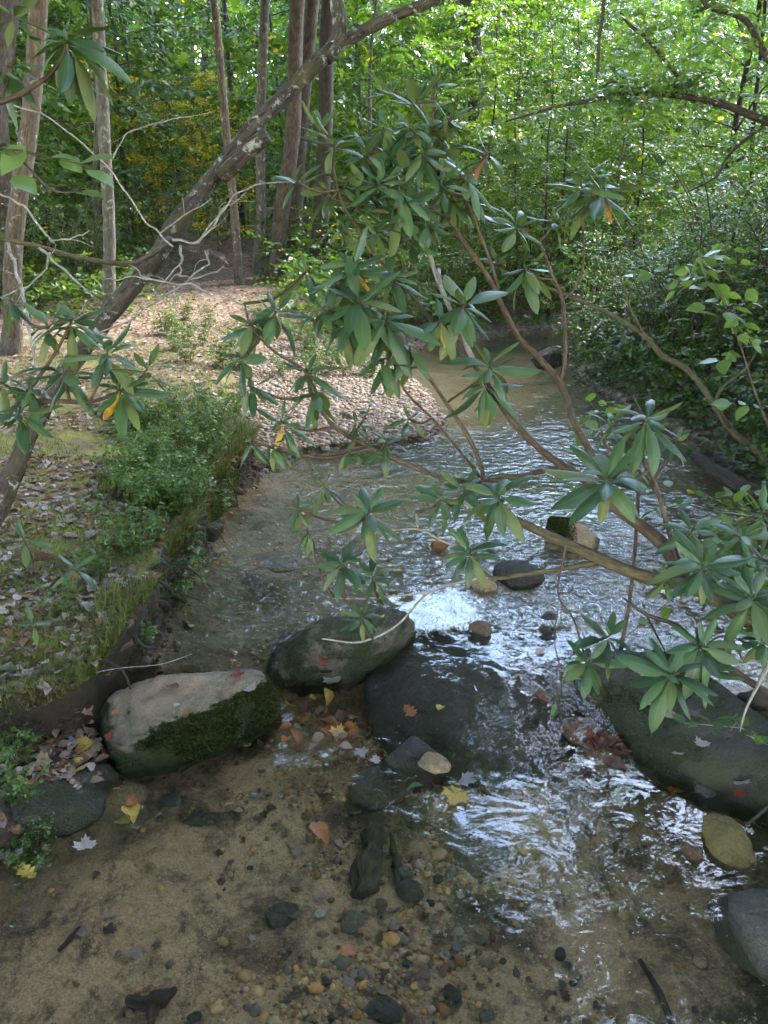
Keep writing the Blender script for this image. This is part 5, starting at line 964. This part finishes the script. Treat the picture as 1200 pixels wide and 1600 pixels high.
# single fallen leaves
def surf_z(x, y, rocks):
    z = gz(x, y)
    for V, T in rocks:
        d = (V[:, 0]-x)**2+(V[:, 1]-y)**2; k = d < .012**2
        if k.any(): z = max(z, V[k, 2].max())
    return z
def rock_hit(px, py, rocks):                       # where that sight line first meets ground or rock
    best = None
    t = np.linspace(1.2, 8, 900); q = np.array((0, 0, CAMZ))+t[:, None]*ray(px, py); k = np.where(q[:, 2] <= gzs(q[:, 0], q[:, 1]))[0]
    if len(k): best = q[k[0]]
    for V, T in rocks:
        q = V-np.array((0, 0, CAMZ)); f = q[:, 1]*COSP-q[:, 2]*SINP; vv = q[:, 1]*SINP+q[:, 2]*COSP; X = 600+FOC*q[:, 0]/f; Y = 800-FOC*vv/f
        k = (X-px)**2+(Y-py)**2 < 5**2
        if k.any():
            i = np.where(k)[0]; j = i[np.argmin(f[i])]
            if best is None or f[j] < best[1]*COSP-(best[2]-CAMZ)*SINP: best = V[j]
    return best
ROCKS = [BOULDER, ROCKB, SLAB]
def fallen(px, py, wpx, col, shape, label, group=None, float_=False, tilt=.2):
    if float_: g = G(px, py, 0.); p = np.array((g[0], g[1], float(wedge(np.array([g[0]]), np.array([g[1]]))[0])+.004))
    else:
        p = rock_hit(px, py, ROCKS)
        if p is None: return
        p = p+np.array((0, -.003, .006))
    s = wpx*proj(p)[2]/FOC*1.0; T, F = LS[shape]; a = rng.uniform(0, 6.28); mb = MB()
    d = np.array([(math.cos(a), math.sin(a), rng.normal(0, tilt*.5))]); nn = np.array([(rng.normal(0, tilt), rng.normal(0, tilt), 1.)])
    B = frames(d, nn); inst(mb, T-np.array((0, .5, 0)), F, None, B, p[None], np.array([s])); o = mb.obj("fallen_leaf", M['fl_'+col], loc=p)
    return tag(o, label, "leaf", group)
GL = "single fallen leaves"
for a in [(205, 1268, 42, 'yellow', 0, "bright yellow oval leaf floating by the muddy shore"), (190, 1283, 34, 'olive', 0, "dull olive leaf touching the bright yellow one by the shore"), (133, 1320, 34, 'pale', 1, "cream lobed leaf floating in shadowed shallows"), (12, 1340, 52, 'grey', 2, "large grey lilac leaf at the left edge of the shore"), (42, 1365, 40, 'yellow', 2, "yellow and brown leaf half sunk in the shallows"), (290, 1200, 24, 'olive', 0, "small olive leaf floating off the mossy boulder's front"), (125, 1170, 46, 'yellow', 0, "long yellow leaf lying on mud beside the mossy boulder"), (118, 1200, 44, 'yellow', 0, "slim pale yellow leaf on the mud below the long yellow leaf"), (85, 1238, 34, 'red', 1, "red brown leaf on the low mossy shore rock"), (42, 1236, 26, 'orange', 1, "orange curled leaf beside the low mossy shore rock"), (140, 1275, 40, 'grey', 1, "grey pink leaf on the shore between mossy rock and water"), (205, 1255, 26, 'orange', 1, "orange brown leaf just above the bright yellow floating one"), (185, 1228, 26, 'pale', 2, "whitish leaf at the boulder's lower corner")]:
    fallen(*a, group=GL, float_=a[1] > 1250 and a[0] > 150 or a[1] > 1300)
for a in [(270, 1070, 24, 'brown', 0, "brown curled leaf on the mossy boulder's tan top"), (378, 1052, 22, 'red', 1, "reddish leaf at the far corner of the mossy boulder's top"), (392, 1075, 30, 'pale', 1, "white ragged leaf on the right end of the mossy boulder"), (280, 1098, 18, 'pale', 0, "small pale leaf in the middle of the mossy boulder's top"), (295, 1107, 18, 'orange', 0, "small orange leaf near the mossy boulder's front edge"), (350, 1072, 22, 'tan', 2, "tan leaf on top of the mossy boulder near its middle"), (505, 1033, 24, 'red', 0, "red brown leaf stuck to the grey boulder's front"), (507, 1052, 26, 'brown', 0, "brown wet leaf at the grey boulder's waterline"), (520, 1065, 28, 'pale', 1, "whitish leaf caught in front of the grey boulder"), (508, 1082, 28, 'green', 1, "green leaf caught below the grey boulder"), (600, 960, 12, 'yellow', 0, "tiny yellow leaf on top of the grey boulder"), (1022, 1100, 18, 'pale', 1, "small pale leaf in the middle of the mossy slab"), (1040, 1118, 34, 'tan', 0, "long tan leaf lying across the mossy slab"), (1085, 1112, 26, 'brown', 1, "brown curled leaf on the mossy slab near hanging leaves"), (1095, 1160, 26, 'pale', 1, "pale pink lobed leaf on the mossy slab's lower half"), (1053, 1175, 20, 'pale', 1, "beige leaf on the mossy slab above its front edge"), (1000, 1055, 10, 'yellow', 0, "tiny yellow leaf high on the mossy slab"), (1150, 1225, 30, 'pale', 1, "pale leaf on the wet shore beyond the mossy slab"), (1055, 1235, 28, 'orange', 1, "orange leaf on wet gravel in front of the mossy slab"), (1085, 1240, 24, 'red', 0, "dark red leaf on wet gravel in front of the mossy slab"), (1150, 1237, 24, 'red', 1, "dark red leaf under the pale one beyond the mossy slab"), (1110, 1318, 40, 'orange', 2, "rusty leaf lying on the yellow stone"), (1168, 1390, 24, 'pale', 0, "pale pink leaf on the grey shore rock"), (1185, 1408, 22, 'orange', 0, "orange leaf on the grey shore rock"), (1140, 1300, 34, 'yellow', 1, "bright yellow leaf on top of the yellow stone"), (1178, 1486, 22, 'orange', 0, "small orange leaf low on the grey shore rock"), (1060, 1340, 16, 'green', 0, "small green leaf beside the flat rust brown stone")]:
    fallen(*a, group=GL)
for a in [(845, 1115, 24, 'red', 1, "bright red leaf caught at the cascade's right edge"), (688, 1128, 20, 'yellow', 0, "yellow leaf in the thin water on the ledge"), (640, 1128, 34, 'orange', 2, "tan orange leaf under the cascade sheet"), (565, 1180, 24, 'grey', 1, "grey white leaf floating left of the dark split stone"), (585, 1190, 20, 'pale', 1, "white leaf floating right beside the grey white one"), (733, 1222, 30, 'grey', 1, "white lilac leaf floating below the broken tan stone"), (866, 1230, 20, 'grey', 1, "lilac leaf in the pool left of the sky reflection"), (710, 1250, 44, 'yellow', 1, "yellow leaf clump floating below the broken tan stone"), (648, 1230, 26, 'green', 0, "green leaf floating under the broken tan stone"), (505, 1130, 30, 'orange', 0, "orange leaf in the dark water below the grey boulder"), (530, 1145, 30, 'yellow', 1, "yellow leaf in the dark water below the grey boulder"), (490, 1165, 28, 'tan', 0, "tan leaf drifting in dark water between the boulders' feet"), (500, 1300, 44, 'orange', 0, "large orange leaf sunk in the pebble strip"), (545, 1490, 30, 'orange', 1, "vivid orange leaf on the pebbles close to the viewer"), (840, 1055, 18, 'pale', 0, "white leaf in the ripples beside the slab")]:
    fallen(*a, group=GL, float_=True)
rr = random.Random(5); lst = []
for i in range(46):
    lst.append((rr.uniform(60, 300), rr.uniform(800, 985), rr.uniform(16, 34), rr.choice(['tan', 'pale', 'brown', 'orange', 'grey', 'tan', 'pale']), rr.choice([0, 0, 1, 2])))
for i in range(24): lst.append((rr.uniform(10, 200), rr.uniform(1110, 1215), rr.uniform(16, 32), rr.choice(['tan', 'brown', 'orange', 'grey', 'red', 'brown']), rr.choice([0, 1, 2])))
cn = {}
for px, py, w, c, sh in sorted(lst, key=lambda t: t[1]):
    zone = "mossy bank" if py < 1000 else "muddy shore"; k = cn[(zone, c)] = cn.get((zone, c), 0)+1
    fallen(px, py, w, c, sh, "%s fallen leaf on the %s, %s of its colour from the back" % (c, zone, ordn(k)), "fallen leaves on the "+zone, tilt=.45)
for i in range(26):
    px, py = rr.gauss(955, 24), rr.gauss(1172, 16); fallen(px, py, rr.uniform(20, 34), 'brown' if i % 3 else 'red', rr.choice([0, 2]), "matted wet brown leaf in the pile against the mossy slab", "wet leaf pile against the slab", float_=True, tilt=.7)
for px, py, dpt, Lp, n_, lab, b, ft in [(38, 845, 2.35, 44, 7, "rhododendron seedling on the bank just below the leaning trunk's foot", 0, (45, 905)), (118, 888, 2.3, 42, 7, "rhododendron seedling with a red brown leaf in the middle of the mossy bank", 1, (100, 935)), (52, 975, 2.05, 46, 6, "rhododendron seedling low on the bank above the muddy hollow", 0, (20, 1010)), (-8, 1042, 1.75, 46, 5, "rhododendron sprig peeking in at the edge above the muddy shore", 0, (-60, 1090))]:
    g = rock_hit(*ft, []); dpt = proj(g)[2]-.03; c = D(px, py, dpt); z = g[2]; t = empty("rhododendron_seedling", (g[0], g[1], z), lab, "seedling", "rhododendron seedlings on the bank")
    mb = MB(); tube(mb, [(g[0], g[1], z-.03), (g+c)/2+rng.normal(0, .012, 3), c], [.004, .0035, .003], 5, 5); mb.obj("stem", tn, t); whorl(t, c, (0, -.1, 1), Lp*dpt/FOC*1.1, n_, 40, -30, 5000+px, 0, b)

for i in range(30):
    px, py = rr.gauss(520, 42), rr.gauss(1135, 30); c = rr.choice(['orange', 'yellow', 'brown', 'tan', 'orange', 'brown']); fallen(px, py, rr.uniform(18, 34), c, rr.choice([0, 0, 2]), "sodden autumn leaf drifted in the dark water between the boulders and the split stone", "sodden leaf drift below the grey boulder", float_=True, tilt=.5)
# sticks
def stick(name, pts, rad, label, mat=M['twig'], seed=3, sides=7, rough=.25):
    mb = MB(); P, _ = tube(mb, pts, rad, sides, 7, rough, seed); return tag(mb.obj(name, mat, loc=P[0]), label, "stick")
stick("driftwood", [G(122, 1095, .06), G(150, 1050, .12), G(172, 1022, .2), G(207, 1003, .22)], [.010, .016, .018, .012], "brown forked driftwood stick leaning against the undercut bank", M['twig'])
stick("driftwood", [G(118, 1080, .06), G(135, 1050, .1), G(160, 1020, .15)], [.006, .009, .006], "thinner dark stick behind the leaning driftwood", M['wood_wet'])
stick("thin_twig", [G(80, 1065, .22), G(180, 1045, .2), G(250, 1038, .19), G(300, 1022, .2)], [.0015]*4, "hair thin pale twig bowing over dark water behind the mossy boulder", td, rough=0, sides=5)
stick("bent_stick", [G(5, 1062, .2), G(25, 1085, .15), G(45, 1105, .12), G(68, 1118, .08)], [.004, .005, .004, .003], "bent grey stick lying across the muddy hollow", td)
stick("bent_stick", [G(-5, 1140, .1), G(40, 1128, .11), G(86, 1112, .12)], [.005, .005, .003], "pale straight stick lying on the mud at the left edge", td)
stick("sunken_stick", [G(1000, 1500, -.07), G(1030, 1550, -.07), G(1050, 1600, -.07)], [.006, .008, .008], "dark sunken stick on the sand toward the grey shore rock", M['wood_wet'])
stick("sunken_stick", [G(92, 1486, -.06), G(110, 1465, -.06), G(124, 1448, -.06)], [.005, .006, .003], "short dark sunken stick on pale sand in the lower pool", M['wood_wet'])
stick("root", [G(240, 935, .2), G(265, 930, .14), G(290, 942, .12)], [.010, .008, .004], "thin root curling out of the bank into the upper pool", M['wood_wet'])
stick("root", [G(262, 905, .2), G(285, 890, .15), G(298, 880, .13)], [.009, .007, .004], "dark root sticking out of the bank above the curling root", M['wood_wet'])
rq = random.Random(8)
for i in range(14):
    y = 2.1+i*.17+rq.uniform(-.05, .05); xl_ = float(edges(np.array([0.]), np.array([y]))[0][0]); zt = gz(xl_-.12, y)
    p0 = np.array((xl_-.03, y, zt-.03)); p1 = p0+np.array((rq.uniform(.05, .10), rq.uniform(-.06, .06), -rq.uniform(.03, .07))); p2 = p1+np.array((rq.uniform(0, .08), rq.uniform(-.08, .08), -rq.uniform(.03, .10)))
    stick("bank_root", [p0, p1, p2], [.006, .0045, .002], "thin dark root hanging from the undercut bank, %s along it from the leaning driftwood" % ordn(i+1), M['wood_wet'], i)
stick("shore_twig", [G(1165, 1290, .05), G(1190, 1270, .05), G(1215, 1245, .07)], [.004, .004, .003], "thin twig lying on leaves at the corner of the mossy slab", tn)

# ------------------------------------------------------------------ light and world
AZ, EL = R(48), R(46)
w = bpy.data.worlds.new("World"); scene.world = w; w.use_nodes = True; nt = w.node_tree; nt.nodes.clear()
sky = nt.nodes.new("ShaderNodeTexSky"); sky.sky_type = 'NISHITA'; sky.sun_disc = False; sky.sun_elevation = EL; sky.sun_rotation = AZ; sky.air_density = 1.; sky.dust_density = .3
mx = nt.nodes.new("ShaderNodeMix"); mx.data_type = 'RGBA'; mx.blend_type = 'MULTIPLY'; mx.inputs[0].default_value = 1.; mx.inputs[7].default_value = (1.06, .99, .95, 1)
bg = nt.nodes.new("ShaderNodeBackground"); bg.inputs[1].default_value = .15; ow = nt.nodes.new("ShaderNodeOutputWorld")
nt.links.new(sky.outputs[0], mx.inputs[6]); nt.links.new(mx.outputs[2], bg.inputs[0]); nt.links.new(bg.outputs[0], ow.inputs[0])
sl = bpy.data.lights.new("sun", 'SUN'); sl.energy = .6; sl.angle = R(12); sl.color = (1., .95, .86); so = bpy.data.objects.new("sun", sl); COL.objects.link(so)
sd = Vector((math.sin(AZ)*math.cos(EL), math.cos(AZ)*math.cos(EL), math.sin(EL))); so.rotation_euler = sd.to_track_quat('Z', 'Y').to_euler()
vs = scene.view_settings; vs.view_transform = 'Standard'; vs.look = 'None'; vs.exposure = 5.25; vs.gamma = 1.; vs.use_curve_mapping = False
scene.render.engine = 'CYCLES'; c = scene.cycles; c.max_bounces = 7; c.diffuse_bounces = 4; c.glossy_bounces = 3; c.transmission_bounces = 4; c.transparent_max_bounces = 12; c.use_denoising = True; c.denoiser = 'OPENIMAGEDENOISE'; c.sample_clamp_indirect = 6.; c.caustics_reflective = False; c.caustics_refractive = False
print("objects", len(scene.objects))
